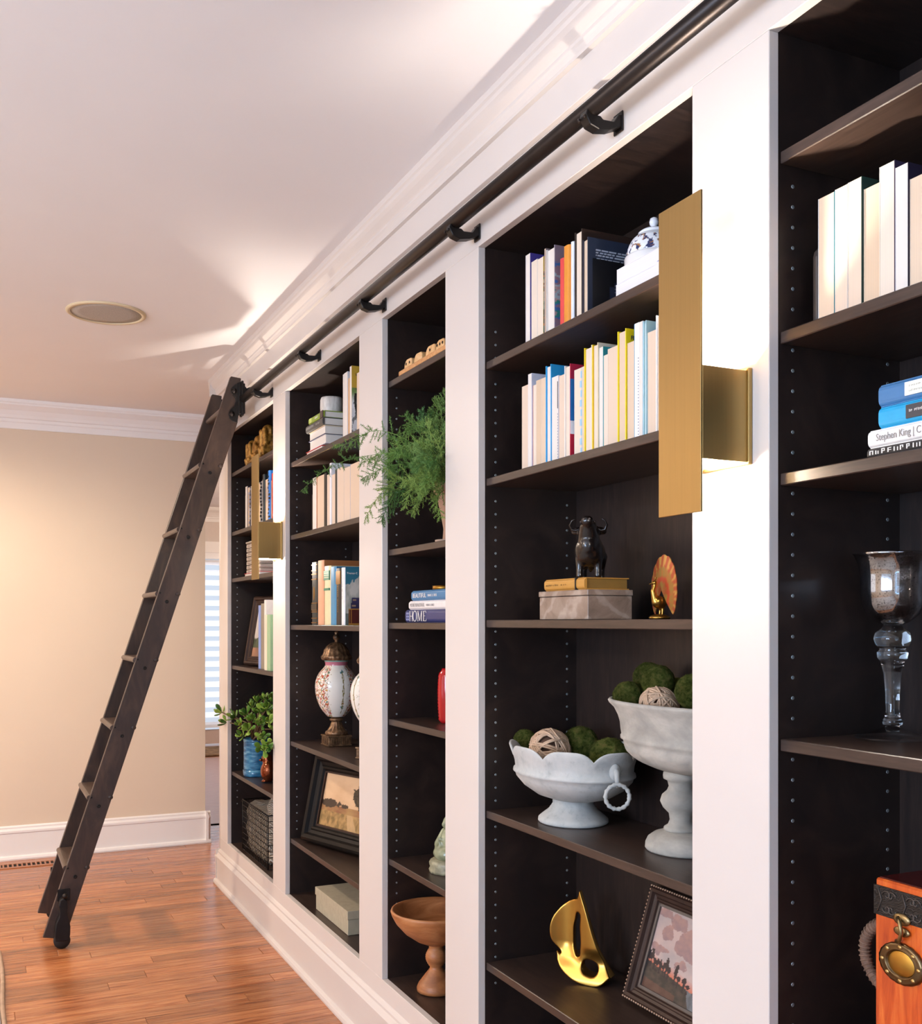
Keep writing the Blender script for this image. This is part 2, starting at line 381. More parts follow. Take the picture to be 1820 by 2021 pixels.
pn = thing('pendant_lamp', 'globe pendant lamp hanging in the middle of the room', 'lamp', (-2.3, 2.0, CEIL))
obj('canopy', MB().lathe([(0, -.03), (.03, -.028), (.06, -.012), (.065, 0), (0, 0)], 32), M['bronze'], pn)
obj('rod', MB().tube([(0, 0, -.02), (0, 0, -.26)], .006, 10), M['bronze'], pn)
obj('socket', MB().lathe([(0, -.30), (.022, -.30), (.026, -.27), (.012, -.25), (0, -.25)], 24), M['bronze'], pn)
l = bpy.data.lights.new('pendant', 'POINT'); l.energy = 70; l.color = (1, .84, .68); l.shadow_soft_size = .07
lo = bpy.data.objects.new('pendant', l); COL.objects.link(lo); lo.parent = pn; lo.location = (0, 0, -.38)

# ================================================================== built-in bookcase
bc = thing('built_in_bookcase', 'white built-in wall bookcase with dark-stained shelves in five bays', 'bookcase', (D, YEND, 0))
W = M['dimmed_white']
for i, (a, b) in enumerate(STILE):
    mb = MB().box(D, D + FT, b, a, ZB, ZT)
    if i == 0: mb.tube([(D + .004, a - .004, .17), (D + .004, a - .004, ZT)], .008, 10)
    obj('stile', mb, W, bc, .0012, world=True)
obj('top_rail', MB().box(D, D + FT, YNEAR, YEND, ZT, CEIL - .168), W, bc, .001, world=True)
obj('bottom_rail', MB().box(D, D + FT, YNEAR, YEND, .0, ZB), W, bc, .001, world=True)
obj('frieze', MB().box(D - .008, D + FT, YNEAR, YEND + .008, H + 1.09, CEIL - .05).box(D - .014, D, YNEAR, YEND + .014, H + 1.088, H + 1.098), W, bc, .001, world=True)
cz = [(0, CEIL), (.046, CEIL), (.046, CEIL - .016), (.042, CEIL - .021), (.040, CEIL - .030), (.033, CEIL - .040), (.022, CEIL - .052), (.019, CEIL - .056), (.019, CEIL - .064), (.016, CEIL - .070), (.013, CEIL - .080), (.013, CEIL - .088), (0, CEIL - .090)]
obj('crown_moulding', MB().prism([(D - .006 - a, b) for a, b in cz], 'y', YNEAR, YEND + .045).prism([(YEND + .006 + a, b) for a, b in cz], 'x', D - .05, XB + .03), W, bc, world=True)
bz = [(0, 0), (.030, 0), (.031, .008), (.028, .018), (.018, .023), (.016, .024), (.016, .128), (.022, .134), (.022, .142), (.016, .150), (.010, .158), (.010, .166), (.003, .176), (0, .178)]
obj('base_moulding', MB().prism([(D - a, b) for a, b in bz], 'y', YNEAR, YEND + .02).prism([(YEND + a, b) for a, b in bz], 'x', D - .02, XB + .03), W, bc, world=True)
obj('end_panel', MB().box(D + FT, XB + .03, YEND - .02, YEND, 0, CEIL - .05), W, bc, world=True)
obj('end_panel', MB().box(D + FT, XB + .03, YNEAR, YNEAR + .02, 0, CEIL - .05), W, bc, world=True)
def zs(px, py): return PX(px, py, D + FT).z
SH = [[zs(457, p) for p in (934, 1050.6, 1142, 1313, 1522)], [zs(572, p) for p in (914, 1057, 1233.5, 1462, 1653.7)], [zs(764, p) for p in (754.6, 1085.5, 1229, 1418, 1693)],
      [zs(957, p) for p in (715, 945, 1223.6, 1599, 1898.6)], [zs(1535, p) for p in (301, 656, 935, 1458)] + [H - .74]]
for i, (a, b) in enumerate(BAY):
    for y0, y1 in ((a, a + .02), (b - .02, b)):
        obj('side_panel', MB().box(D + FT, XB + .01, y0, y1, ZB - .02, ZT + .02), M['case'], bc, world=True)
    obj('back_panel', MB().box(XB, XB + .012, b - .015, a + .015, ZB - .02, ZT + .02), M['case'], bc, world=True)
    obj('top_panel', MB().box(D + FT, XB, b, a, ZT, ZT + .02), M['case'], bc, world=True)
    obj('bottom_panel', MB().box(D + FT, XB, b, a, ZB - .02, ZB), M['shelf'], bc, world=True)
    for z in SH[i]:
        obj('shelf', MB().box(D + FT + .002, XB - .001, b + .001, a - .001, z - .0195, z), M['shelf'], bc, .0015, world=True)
    mb = MB()
    z = H - .92
    while z < H + .77:
        if all(not (s - .026 < z < s + .006) for s in SH[i]):
            for x in (1.1995, 1.411):
                mb.lathe([(0, .0), (.0032, .0), (.0032, .0006), (.0014, .0008), (.0, -.001)], 10, M=Matrix.Translation((x, a, z)) @ Matrix.Rotation(PI / 2, 4, 'X'))
        z += .0332
    obj('pin_sockets', mb, M['dot'], bc, world=True, kind='stuff')

# ================================================================== ladder rail and ladder
XR, ZR = 1.085, H + 1.0
rl = thing('ladder_rail', 'long dark bronze ladder rail running below the crown moulding', 'rail', (XR, YEND, ZR))
obj('tube', MB().tube([(XR, YNEAR - .1, ZR), (XR, 4.9, ZR)], .0175, 20), M['bronze'], rl, world=True)
obj('end_cap', MB().lathe([(0, 0), (.02, 0), (.021, .004), (.021, .016), (.0, .02)], 20, M=Matrix.Translation((XR, 4.897, ZR)) @ Matrix.Rotation(-PI / 2, 4, 'X')), M['iron'], rl, world=True)
yb = [PX(p, q, XR).y for p, q in ((1168, 250), (898, 470), (721, 608), (598, 710), (508, 783))] + [1.0]
bmsh = None
for y in yb:
    mb = MB()
    pts = [(D, -.004), (D, -.026), (D - .028, -.038), (XR + .010, -.043), (XR - .010, -.037), (XR - .020, -.020), (XR - .0165, -.008), (XR - .008, -.0165), (XR + .014, -.0165), (XR + .020, -.022), (D - .020, -.021), (D - .009, -.004)]
    mb.prism([(a - XR, b) for a, b in pts], 'y', -.0125, .0125); mb.box(D - XR - .004, D - XR, -.016, .016, -.036, .004)
    if bmsh is None: bmsh = mb.mesh('rail_bracket', M['iron'], .0015); bolts = MB().lathe([(0, 0), (.004, 0), (.0035, .003), (0, .004)], 8, M=Matrix.Translation((-.021, -.01, -.024)) @ Matrix.Rotation(-PI / 2, 4, 'Y')).lathe([(0, 0), (.004, 0), (.0035, .003), (0, .004)], 8, M=Matrix.Translation((-.021, .01, -.024)) @ Matrix.Rotation(-PI / 2, 4, 'Y')).mesh('bracket_screws', M['bronze'])
    br = link('rail_bracket', bmsh, rl); br.location = (0, y - YEND, 0); link('bracket_screws', bolts, br)

YL, LW = 4.60, .40                     # outer face of the near stringer, ladder width
ld = thing('library_ladder', 'dark-stained rolling library ladder leaning on the bronze rail', 'ladder', (.3, YL, 0))
poly = [(lambda v: (v.x, v.z))(PY(p, q, YL)) for p, q in ((456, 742.5), (476, 746.5), (469, 834), (128, 1853), (84.6, 1851))]
LA, LB = Vector((poly[4][0], 0, poly[4][1])), Vector((poly[0][0], 0, poly[0][1]))
ldir = (LB - LA).normalized()
for y0 in (YL, YL + LW):
    obj('stringer', MB().prism(poly, 'y', y0, y0 + .028), M['ladder'], ld, .002, world=True)
tr = [(426, 800), (416, 918), (374, 1045), (331, 1172), (287, 1303), (241, 1437), (196, 1575), (151, 1714)]
for k, (p, q) in enumerate(tr):
    c = PY(p, q, YL); hw = .068
    xl = LA.x + ldir.x / ldir.z * (c.z - LA.z)            # front edge of the stringer at this height
    wd = poly[3][0] - poly[4][0]
    x0, x1 = xl - .010, xl + wd + .004
    if k == 0: x0, x1 = xl + .012, xl + .05
    r = .012; pts = []
    for i in range(7): t = PI / 2 + PI * i / 6; pts.append((x0 + r + r * math.cos(t), c.z + r * math.sin(t)))
    for i in range(7): t = -PI / 2 + PI * i / 6; pts.append((x1 - r + r * math.cos(t), c.z + r * math.sin(t)))
    o = obj('tread', MB().prism(pts, 'y', YL + .02, YL + LW + .008), M['tread'], ld, world=True)
    if k:
        # back nosing shows past the stringer, screws on the outer face
        obj('nosing', MB().tube([(x1 - .004, YL - .004, c.z), (x1 - .004, YL + .03, c.z)], .0095, 14), M['ladder'], ld, .001, world=True)
        for dx, dz, rr in ((-.035, .004, .0045), (.035, -.002, .0045), (-.006, -.034, .008)):
            obj('screw', MB().lathe([(0, 0), (rr, 0), (rr, .0015), (rr * .7, .003), (rr * .35, .003), (rr * .3, .0005), (0, .0005)], 12, M=Matrix.Translation((xl + wd / 2 + dx, YL, c.z + dz)) @ Matrix.Rotation(PI / 2, 4, 'X')), M['iron'], ld, world=True)
# top hooks
zp = lambda a, b, Y=YL: (lambda v: (v.x, v.z))(PY(a / 5.6875 + 400, b / 5.6875 + 640, Y))
plate = [zp(*q) for q in ((412, 650), (360, 678), (322, 715), (316, 755), (332, 795), (362, 828), (372, 872), (352, 925), (305, 968), (288, 1010), (300, 1060), (335, 1090), (385, 1108), (402, 1015))]
for y0, sgn in ((YL, -1), (YL + LW + .028, 1)):
    ye = y0 + sgn * .006
    obj('hook_plate', MB().prism(plate, 'y', min(y0, ye), max(y0, ye)), M['iron'], ld, .0012, world=True)
    for q in ((350, 752), (326, 1010)):
        q = zp(*q); obj('bolt', MB().lathe([(0, 0), (.012, 0), (.012, .003), (.007, .004), (.006, .009), (0, .010)], 12, M=Matrix.Translation((q[0], ye, q[1])) @ Matrix.Rotation(PI / 2 * -sgn, 4, 'X')), M['bronze'], ld, world=True)
    # layered vertical channel on the back edge and the roller carriage on the rail
    ca, cb = zp(405, 655), zp(395, 1015); cxa = ca[0]; z0, z1 = cb[1], ca[1]
    for k, (xa, xb, hy, dz) in enumerate(((-.004, .008, .016, .0), (.008, .018, .021, .006), (.018, .026, .015, -.004))):
        obj('hook_channel', MB().box(cxa + xa, cxa + xb, y0 - hy, y0 + hy, z0 - dz, z1 + dz), M['iron'], ld, .002, world=True)
    cx_ = cxa + .02
    pp = [(cx_, ZR + .062), (cx_ + .016, ZR + .046), (XR - .004, ZR + .036), (XR + .010, ZR + .040), (XR + .020, ZR + .052), (XR + .032, ZR + .056), (XR + .040, ZR + .046), (XR + .036, ZR + .034), (XR + .022, ZR + .026), (XR + .008, ZR + .021), (XR - .010, ZR + .0185), (XR - .021, ZR + .006), (XR - .021, ZR - .016), (cx_, ZR - .040)]
    obj('roller_carriage', MB().prism(pp, 'y', y0 - .014, y0 + .014), M['iron'], ld, .002, world=True)
# wheels in curved housings at the foot
for y0, sgn in ((YL, -1), (YL + LW + .028, 1)):
    ya, yb_ = (y0 - .045, y0) if sgn < 0 else (y0, y0 + .045)
    bx_ = LA.x + .072
    prof = [(-.045, .035), (-.046, .075), (-.038, .11), (-.020, .135), (-.016, .155), (-.022, .180), (-.012, .205), (.012, .212), (.030, .200), (.036, .175), (.034, .150), (.042, .125), (.052, .09), (.050, .055), (.040, .032)]
    o = obj('wheel_housing', MB().prism([(bx_ + a * .62, b) for a, b in prof], 'y', ya, yb_), M['iron'], ld, .004, 2, world=True)
    obj('wheel', MB().tube([(bx_, ya + .010, .033), (bx_, yb_ - .010, .033)], .033, 24), M['black'], ld, .002, world=True)
    obj('bolt', MB().lathe([(0, 0), (.011, 0), (.011, .004), (.006, .010), (0, .011)], 12, M=Matrix.Translation((bx_ + .01, ya if sgn < 0 else yb_, .22)) @ Matrix.Rotation(PI / 2 * -sgn, 4, 'X')), M['bronze'], ld, world=True)
    obj('mount_plate', MB().box(bx_ - .016, bx_ + .034, min(y0, y0 + sgn * .004), max(y0, y0 + sgn * .004), .19, .24), M['iron'], ld, .003, world=True)

# ================================================================== sconces
def sconce(yc, label):
    s = thing('wall_sconce', label, 'wall lamp', (D, yc, H + .337), 'brass wall sconces')
    hw = .056; dz = .098; z0, z1 = -.075, .075
    obj('wall_plate', MB().box(-.008, 0, -hw - .004, hw + .004, z0 - .004, z1 + .004), M['brass'], s, .001)
    for a, b in ((-hw, -hw + .0025), (hw - .0025, hw)):
        obj('side_plate', MB().box(-dz, -.008, a, b, z0, z1), M['brass'], s, .0005)
    obj('front_plate', MB().box(-dz - .004, -dz, -hw, hw, -.160, .355), M['brass'], s, .0006)
    obj('diffuser', MB().box(-dz, -.008, -hw + .0026, hw - .0026, z1 - .066, z1 - .060), M['emit'], s)
    obj('diffuser', MB().box(-dz, -.008, -hw + .0026, hw - .0026, z0 + .003, z0 + .008), M['emit'], s)
    for sg in (1, -1):                       # small LED source at the open top and at the open bottom of the box
        l = bpy.data.lights.new('sconce_led', 'POINT'); l.energy = 23.0 if sg > 0 else 2.6; l.color = (1, .90, .80); l.shadow_soft_size = .012
        lo = bpy.data.objects.new('sconce_led', l); COL.objects.link(lo); lo.parent = s; lo.location = (-.072, 0, z1 - .054) if sg > 0 else (-.05, 0, z0 - .012)
    return s
sconce((STILE[4][0] + STILE[4][1]) / 2, 'large brass wall sconce on the wide white stile at right')
sconce((STILE[1][0] + STILE[1][1]) / 2, 'small-looking brass wall sconce on the far stile near the ladder')

# ================================================================== ceiling speaker, floor vent, rug
c = PZ(210, 617, CEIL)
sp = thing('ceiling_speaker', 'round beige flush speaker in the white ceiling', 'speaker', (c.x, c.y, CEIL))
obj('trim_ring', MB().lathe([(.138, 0), (.156, 0), (.156, -.004), (.150, -.008), (.138, -.007), (.138, 0)], 48, caps=False), plain('#dcc9a4', .5, var=.02), sp)
t = NT('speaker_grille'); v = t.coords(); vo = t.n('ShaderNodeTexVoronoi'); vo.inputs['Scale'].default_value = 420; t.l(v, vo.inputs['Vector']); t.base(t.ramp(vo.outputs['Distance'], [(.15, '#8b857f'), (.5, '#b9b2a8')])); gm = t.set(.6)
obj('grille', MB().lathe([(0, -.004), (.10, -.0045), (.138, -.004), (.138, -.001)], 48), gm, sp)
c = PZ(62, 1706, 0)
vt = thing('floor_vent', 'oak floor register grille beside the back wall', 'vent', (c.x, c.y, 0))
vw = wood('vent_oak', '#8a5230', '#a8683e', '#b87a4e', (4, 30, 4), .35)
obj('vent_frame', MB().box(-.20, .20, -.065, -.035, .0, .004).box(-.20, .20, .035, .065, 0, .004).box(-.20, -.155, -.035, .035, 0, .004).box(.155, .20, -.035, .035, 0, .004), vw, vt, .001)
obj('duct_shade', MB().box(-.155, .155, -.035, .035, .0002, .0008), plain('#0c0908', .9, var=0), vt)  # black sheet standing in for the shade of the open duct
sl = MB().box(-.0045, .0045, -.035, .035, .0009, .0038).mesh('slat', vw)
for i in range(13): link('slat', sl, vt).location = (-.144 + .024 * i, 0, 0)
a = PZ(0, 1885, .01); b = PZ(20, 2021, .01)
rg = thing('area_rug', 'corner of a grey and cream woven area rug on the oak floor', 'rug', (-1.4, 3.0, 0))
t = NT('rug_weave'); v = t.coords((1, 1, 1)); wv = t.n('ShaderNodeTexWave', wave_type='BANDS', bands_direction='DIAGONAL'); wv.inputs['Scale'].default_value = 55; wv.inputs['Distortion'].default_value = 1.2; t.l(v, wv.inputs['Vector'])
t.base(t.ramp(wv.outputs['Fac'], [(.35, '#8a8682'), (.6, '#d8cdc2')])); t.bump(wv.outputs['Fac'], .6, .003); rw = t.set(.95, 0, .1)
x1 = a.x; y1 = a.y + .05
obj('weave', MB().box(-3.8 + 1.4, x1 - .012 + 1.4, -2.4 - 3, y1 - .012 - 3, 0.0005, .011), rw, rg, .002)  # unseen stretch enlarged and kept pale to bounce neutral light upward
bd = []
for i in range(61): yy = -2.4 + (y1 + 2.4) * i / 60; bd.append((x1 + 1.4 + .004 * math.sin(i * .9), yy - 3, .0065))
for i in range(31): bd.append((x1 - .02 - i * .12 + 1.4, y1 - 3 + .003 * math.sin(i), .0065))
obj('bound_edge', MB().tube(bd, .0085, 8), plain('#b89a80', .9, var=.15, bump=.3), rg)
# ================================================================== books
ORD = 'first second third fourth fifth sixth seventh eighth ninth tenth eleventh twelfth thirteenth fourteenth fifteenth sixteenth seventeenth eighteenth nineteenth twentieth twenty-first twenty-second'.split()
def cov(c, rough=.42): return plain(c, rough, var=.05, scale=60)
def book(label, loc, t, h, d, far='#efe6da', near=None, spine=None, pg=0, out=True, hard=True, rot=(0, 0, 0), group=None, name='book', pagemat=None):
    """local frame: x = depth into the shelf, y = thickness (near cover at 0), z = height"""
    b = thing(name, label, 'book', loc, group, rot)
    tc = .0026 if hard else .0009; ov = .0032 if hard else 0
    near = near or far; spine = spine or far
    mb = MB()
    mb.box(0, d, t - tc, t, 0, h, 0); mb.box(0, d, 0, tc, 0, h, 1)
    if out: mb.box(d - tc, d, tc, t - tc, 0, h, 2)
    elif hard:
        r = min(.006, t * .22); n = 8
        pts = [(tc, tc)] + [(-r * .9 * (1 - abs(2 * q - 1) ** 5), tc * .5 + (t - tc) * q) for q in (.0, .02, .06, .12, .25, .5, .75, .88, .94, .98, 1.0)] + [(tc, t - tc)]
        mb.prism(pts, 'z', 0, h, 2, False)
    else: mb.box(0, tc, tc, t - tc, 0, h, 2)
    mats = [m if not isinstance(m, str) else cov(m) for m in (far, near, spine)]
    obj('cover', mb, mats, b, .0004 if hard else 0)
    p = MB()
    x0, x1 = (ov, d - tc) if out else (tc + .001, d - ov)
    p.box(x0, x1, tc + .0001, t - tc - .0001, ov, h - ov)
    obj('pages', p, pagemat or PG[pg], b, .0006)
    return b
def row(z, xf, where, group, items, d=.15):
    """items: (px left, px right, py of top-left, depth shift, dict)"""
    for i, (a, b, top, dx, desc, kw) in enumerate(items):
        X = xf + dx; A_ = PX(a, top, xf); B_ = PX(b, top, xf)
        zt = A_.z; dd = kw.pop('d', d)
        book(f'{desc}, {ORD[i]} from left {where}', (X, B_.y + .0004, z), A_.y - B_.y - .0008, zt - z, min(dd, XB - .004 - X), group=group, **kw)
def bx(z): return z / 3.742 + 940
def by(z): return z / 3.742 + 420
CR = '#e9dccb'
# bay 4, second row
R = [(325, 383, 1288, .004, 'thick cream-edged paperback', dict(hard=False, pg=0, far='#4a4038', near='#e7dccf')),
     (383, 410, 1197, 0, 'white paperback with lavender cover', dict(hard=False, pg=4, far='#e8e6ee', near='#d9d9e6', spine='#e8e6ee')),
     (410, 437, 1278, .003, 'slim cream book with red back', dict(hard=False, pg=2, far='#b3202c', near='#efe6d4', d=.11)),
     (437, 473, 1243, .002, 'peach-edged paperback', dict(hard=False, pg=3, far='#ead9c0', near='#e5cfb2')),
     (473, 512, 1228, .002, 'buff-edged paperback', dict(hard=False, pg=1, far='#e9dac8', near='#f2ecdf')),
     (512, 553, 1136, 0, 'tall hardback in bright blue covers', dict(pg=4, far='#1fa0dc', near='#2b9fd8', spine='#1fa0dc')),
     (553, 600, 1220, .002, 'white paperback with black printed edge', dict(hard=False, pg=4, far='#f2efef', near='#e7e7ec')),
     (600, 650, 1208, .004, 'pinkish-edged pocket book', dict(hard=False, pg=0, far='#e6cdbd', near='#d8bfb0')),
     (650, 696, 1135, 0, 'cream-edged hardback with tricolour striped back', dict(pg=2, far='#efe6dc', near='#c21f45')),
     (713, 770, 1165, .004, 'cream book with pale blue patterned edge', dict(hard=False, pg=2, far='#efe8e0', near='#a8cfe2')),
     (770, 796, 1140, .004, 'slim cream paperback against yellow', dict(hard=False, pg=0, far='#efe6da', near='#f0e8de')),
     (796, 855, 1003, 0, 'tall hardback with bright yellow cover', dict(pg=2, far='#f2d312', near='#e6e6e4', spine='#f2d312')),
     (855, 900, 978, 0, 'tall hardback with mustard yellow cover', dict(pg=2, far='#e8c21a', near='#dcd6c6', spine='#e8c21a')),
     (900, 930, 1000, .003, 'cream paperback left of teal book', dict(hard=False, pg=4, far='#efe9df', near='#2a8f9a')),
     (930, 965, 1058, .003, 'short ivory paperback with teal cover', dict(hard=False, pg=2, far='#3fa3ad', near='#eee4d8')),
     (965, 1042, 1010, .002, 'very thick pale peach-edged book', dict(hard=False, pg=0, far='#e8d8c8', near='#ead9c8')),
     (1042, 1106, 882, 0, 'tall hardback in lemon yellow covers', dict(pg=1, far='#f4dc1a', near='#f2da14', spine='#f4dc1a')),
     (1108, 1164, 966, .003, 'thick cream book before lemon yellow', dict(hard=False, pg=1, far='#e9d8c4', near='#17181a')),
     (1166, 1229, 828, 0, 'tall glossy white book with dotted edge', dict(hard=False, pg=4, far='#3f9fc9', near='#f4f4f6', spine='#f4f4f6')),
     (1230, 1256, 806, 0, 'tall pale sky blue hardback', dict(pg=4, far='#a9d3de', near='#a9d3de', spine='#a9d3de')),
     (1257, 1325, 888, .003, 'broad cream book with navy back', dict(hard=False, pg=0, far='#efe4d8', near='#263a86')),
     (1326, 1385, 762, 0, 'tallest white hardback', dict(pg=1, far='#eef0f2', near='#eef0f2'))]
row(SH[3][1], 1.20, 'in second row by large sconce', 'books in the second row beside the large sconce', [(bx(a), bx(b), by(c), d, e, k) for a, b, c, d, e, k in R])
# striped near cover bands and lettering of that row
def stamp(parent, name, x0, x1, y0, y1, z0, z1, col, rough=.42): return obj(name, MB().box(x0, x1, y0, y1, z0, z1), cov(col, rough), parent)
BK = {o['label'].split(',')[0]: o for o in bpy.data.objects if o.get('category') == 'book'}
def bk(s): return next(o for k, o in BK.items() if s in k)
b = bk('tricolour striped'); h_ = .24
hh = max(v.co.z for v in b.children[0].data.vertices)
for z0, z1, c in ((.0, .26, '#c2203f'), (.26, .40, '#eeeef2'), (.40, .84, '#1f6fb4'), (.84, 1.0, '#b01f45')):
    stamp(b, 'cover_band', -.0003, .10, -.0006, .0, z0 * hh, z1 * hh, c)
b = bk('lemon yellow covers'); lettering('FEA', .011, M['text_dark'], b, (.012, -.0004, max(v.co.z for v in b.children[0].data.vertices) - .022), (1, 0, 0), (0, 0, 1), bold=.0003)
b = bk('pale blue patterned')
t_ = max(v.co.y for v in b.children[0].data.vertices); hh = max(v.co.z for v in b.children[0].data.vertices)
for i in range(9): stamp(b, 'edge_mark', -.0006, .0, .0005, .0055 + .0025 * (i % 2), hh * (.02 + .108 * i), hh * (.02 + .108 * i + .075), '#9cc6dd')
b = bk('black printed edge'); hh = max(v.co.z for v in b.children[0].data.vertices); stamp(b, 'edge_mark', -.0006, 0, .0004, .0028, hh * .62, hh * .93, '#1b1b1d')
for i in range(16): stamp(b, 'edge_mark', -.0006, 0, .0006, .0022, hh * (.05 + .033 * i), hh * (.05 + .033 * i + .018), '#7d7f86')
b = bk('dotted edge'); hh = max(v.co.z for v in b.children[0].data.vertices); stamp(b, 'edge_strip', -.0007, 0, .010, max(v.co.y for v in b.children[0].data.vertices) - .003, 0, hh, '#f2f2f5')
for i in range(26): stamp(b, 'edge_mark', -.0011, -.0006, .012, .0138, hh * (.04 + .026 * i), hh * (.04 + .026 * i + .012), '#6d707a')

# bay 4, top row
R = [(365, 400, 320, 0, 'white-edged book with purple back cover', dict(hard=False, pg=4, far='#ece8f2', near='#4b3f8f', spine='#4b3f8f')),
     (402, 446, 368, .002, 'cream-edged paperback', dict(hard=False, pg=2, far='#efe6dc', near='#eadfd4')),
     (446, 492, 350, .002, 'cream paperback with bright painted back', dict(hard=False, pg=2, far='#efe6dc', near='#d8b23a')),
     (503, 515, 270, .0, 'thin brown-covered book', dict(hard=False, pg=1, far='#8f7a74', near='#7c6a6a')),
     (516, 580, 278, 0, 'thick book with mauve painted jacket', dict(pg=4, far='#ded6cf', near='#8d7884', spine='#8d7884')),
     (617, 651, 350, .002, 'short red book', dict(out=False, pg=2, far='#d8403d', near='#d8403d', spine='#dc4440')),
     (653, 700, 262, 0, 'orange cloth book', dict(out=False, pg=2, far='#d98a2e', near='#d98a2e', spine='#e0912f')),
     (701, 723, 224, 0, 'slim pale blue-white book', dict(out=False, pg=4, far='#dfe4ea', near='#dfe4ea', spine='#e6e8ec')),
     (727, 782, 152, 0, 'tall dark brown hardback', dict(pg=2, far='#2e211c', near='#35251e', spine='#2e211c', d=.20)),
     (784, 826, 205, 0, 'large navy hardback with printed text', dict(pg=1, far='#23273a', near='#2b3346', spine='#23273a', d=.19))]
row(SH[3][0], 1.20, 'in top row by large sconce', 'books in the top row beside the large sconce', [(bx(a), bx(b), by(c), d, e, k) for a, b, c, d, e, k in R])
BK = {o['label'].split(',')[0]: o for o in bpy.data.objects if o.get('category') == 'book'}
M['print'] = vprint('printed_cover', .4)
b = bk('large navy hardback'); hh = max(v.co.z for v in b.children[0].data.vertices)
def navy(u, v):
    c = lin('#2b3346')
    if .06 < u and v < .75: c = lin('#0d0e13')
    if u > .30 and v < .48 and not (u < .36 and v > .42): c = lin('#242b3f')
    for k in range(4):
        if abs(v - (.855 - .035 * k)) < .008 and .10 < u < (.8, .62, .95, .97)[k] and (int(u * 90 + k * 7) * 7919) % 5 > 0: c = lin('#b9bfca')
    for k in range(4):
        if abs(v - (.44 - .04 * k)) < .006 and .36 < u < .75 and (int(u * 90 + k * 5) * 7919) % 4 > 0: c = lin('#8c93a6')
    return c
panel('jacket_print', b, .19, hh, 90, 120, navy, M['print'], basis((0, -.0004, 0), (1, 0, 0), (0, 0, 1)))
def painted(seed, cols):
    def f(u, v):
        a = fbm(u * 3 + seed, v * 9, seed); i = int((a + v * 2.2) * 3.1) % len(cols); return lin(cols[i])
    return f
for key, seed, cols in (('bright painted back', 3, ['#2f7f7c', '#c9683a', '#1f3a44', '#7fb0a8', '#d9cdbb', '#8a4a32']), ('mauve painted jacket', 9, ['#8d7884', '#3f6fae', '#2f8f86', '#b39a98', '#9fc0c6', '#8d7884'])):
    b = bk(key); hh = max(v.co.z for v in b.children[0].data.vertices)
    panel('jacket_print', b, .12, hh * .82, 40, 90, painted(seed, cols), M['print'], basis((0, -.0004, 0), (1, 0, 0), (0, 0, 1)))
# two flat books and the porcelain dish on them
xf = 1.195; a = PX(bx(1030), by(605), xf).y
for k, (hgt, lab, ln) in enumerate(((.034, 'lower white-paged book lying under the blue-white teapot', .290), (.031, 'upper white-paged book lying under the blue-white teapot', .285))):
    z = SH[3][0] + k * .0345
    b = book(lab, (xf + .002 * k, a - .001, z), hgt, ln, .20, '#f2f0f2', pg=4, hard=False, rot=(PI / 2, 0, 0), group='flat books under the blue-white teapot', pagemat=pages('#f0ecec', False))
    for q in range(7):
        if k or q > 3: obj('page_tab', MB().box(-.0004, .001, .004 + .004 * (q % 4), .0055 + .004 * (q % 4), .14 + .019 * q, .157 + .019 * q), cov(('#7d86b8', '#d06a60')[q == 5]), b)
dz = SH[3][0] + .0685
dsh = thing('teapot', 'white porcelain teapot with blue and brown painted figures on flat books', 'teapot', (1.285, PX(1291, 0, 1.285).y, dz))
def chin(c):
    t = math.atan2(c.y, c.x); n_ = fbm(t * 4.5, c.z * 90, 2); n2 = fbm(t * 5, c.z * 90, 7)
    if .036 < c.z < .072 and n_ > .10: return lin('#28335f' if n2 < .2 else '#a07040')
    return lin('#edf0f5')
obj('foot_rim', MB().lathe([(0, 0), (.052, 0), (.056, .004), (.061, .012), (.062, .030), (.060, .034), (.056, .035)], 48), plain('#e6e4e2', .15, var=.02), dsh)
tp = [(.056, .0345), (.0585, .038), (.0575, .046), (.053, .058), (.046, .070), (.036, .079), (.030, .082)]
tp = [(tp[i][0] + (tp[i + 1][0] - tp[i][0]) * j / 8, tp[i][1] + (tp[i + 1][1] - tp[i][1]) * j / 8) for i in range(6) for j in range(8)] + [tp[-1]]
obj('body', MB().lathe(tp, 180), vprint('blue_white_glaze', .12), dsh, cols=chin)
obj('lid', MB().lathe([(.032, .081), (.033, .085), (.026, .090), (.014, .094), (0, .0955)], 40), plain('#e8ebf2', .12, var=.02), dsh)
obj('knob', MB().lathe([(0, .094), (.004, .0945), (.004, .098), (.0085, .102), (.010, .108), (.008, .115), (.003, .118), (0, .1183)], 20), plain('#e8ebf2', .12, var=.02), dsh)
obj('spout', MB().tube([(.028, -.044, .05), (.035, -.062, .062), (.038, -.072, .080), (.040, -.080, .092)], [.014, .011, .008, .007], 14), plain('#e8ebf2', .12, var=.02), dsh)
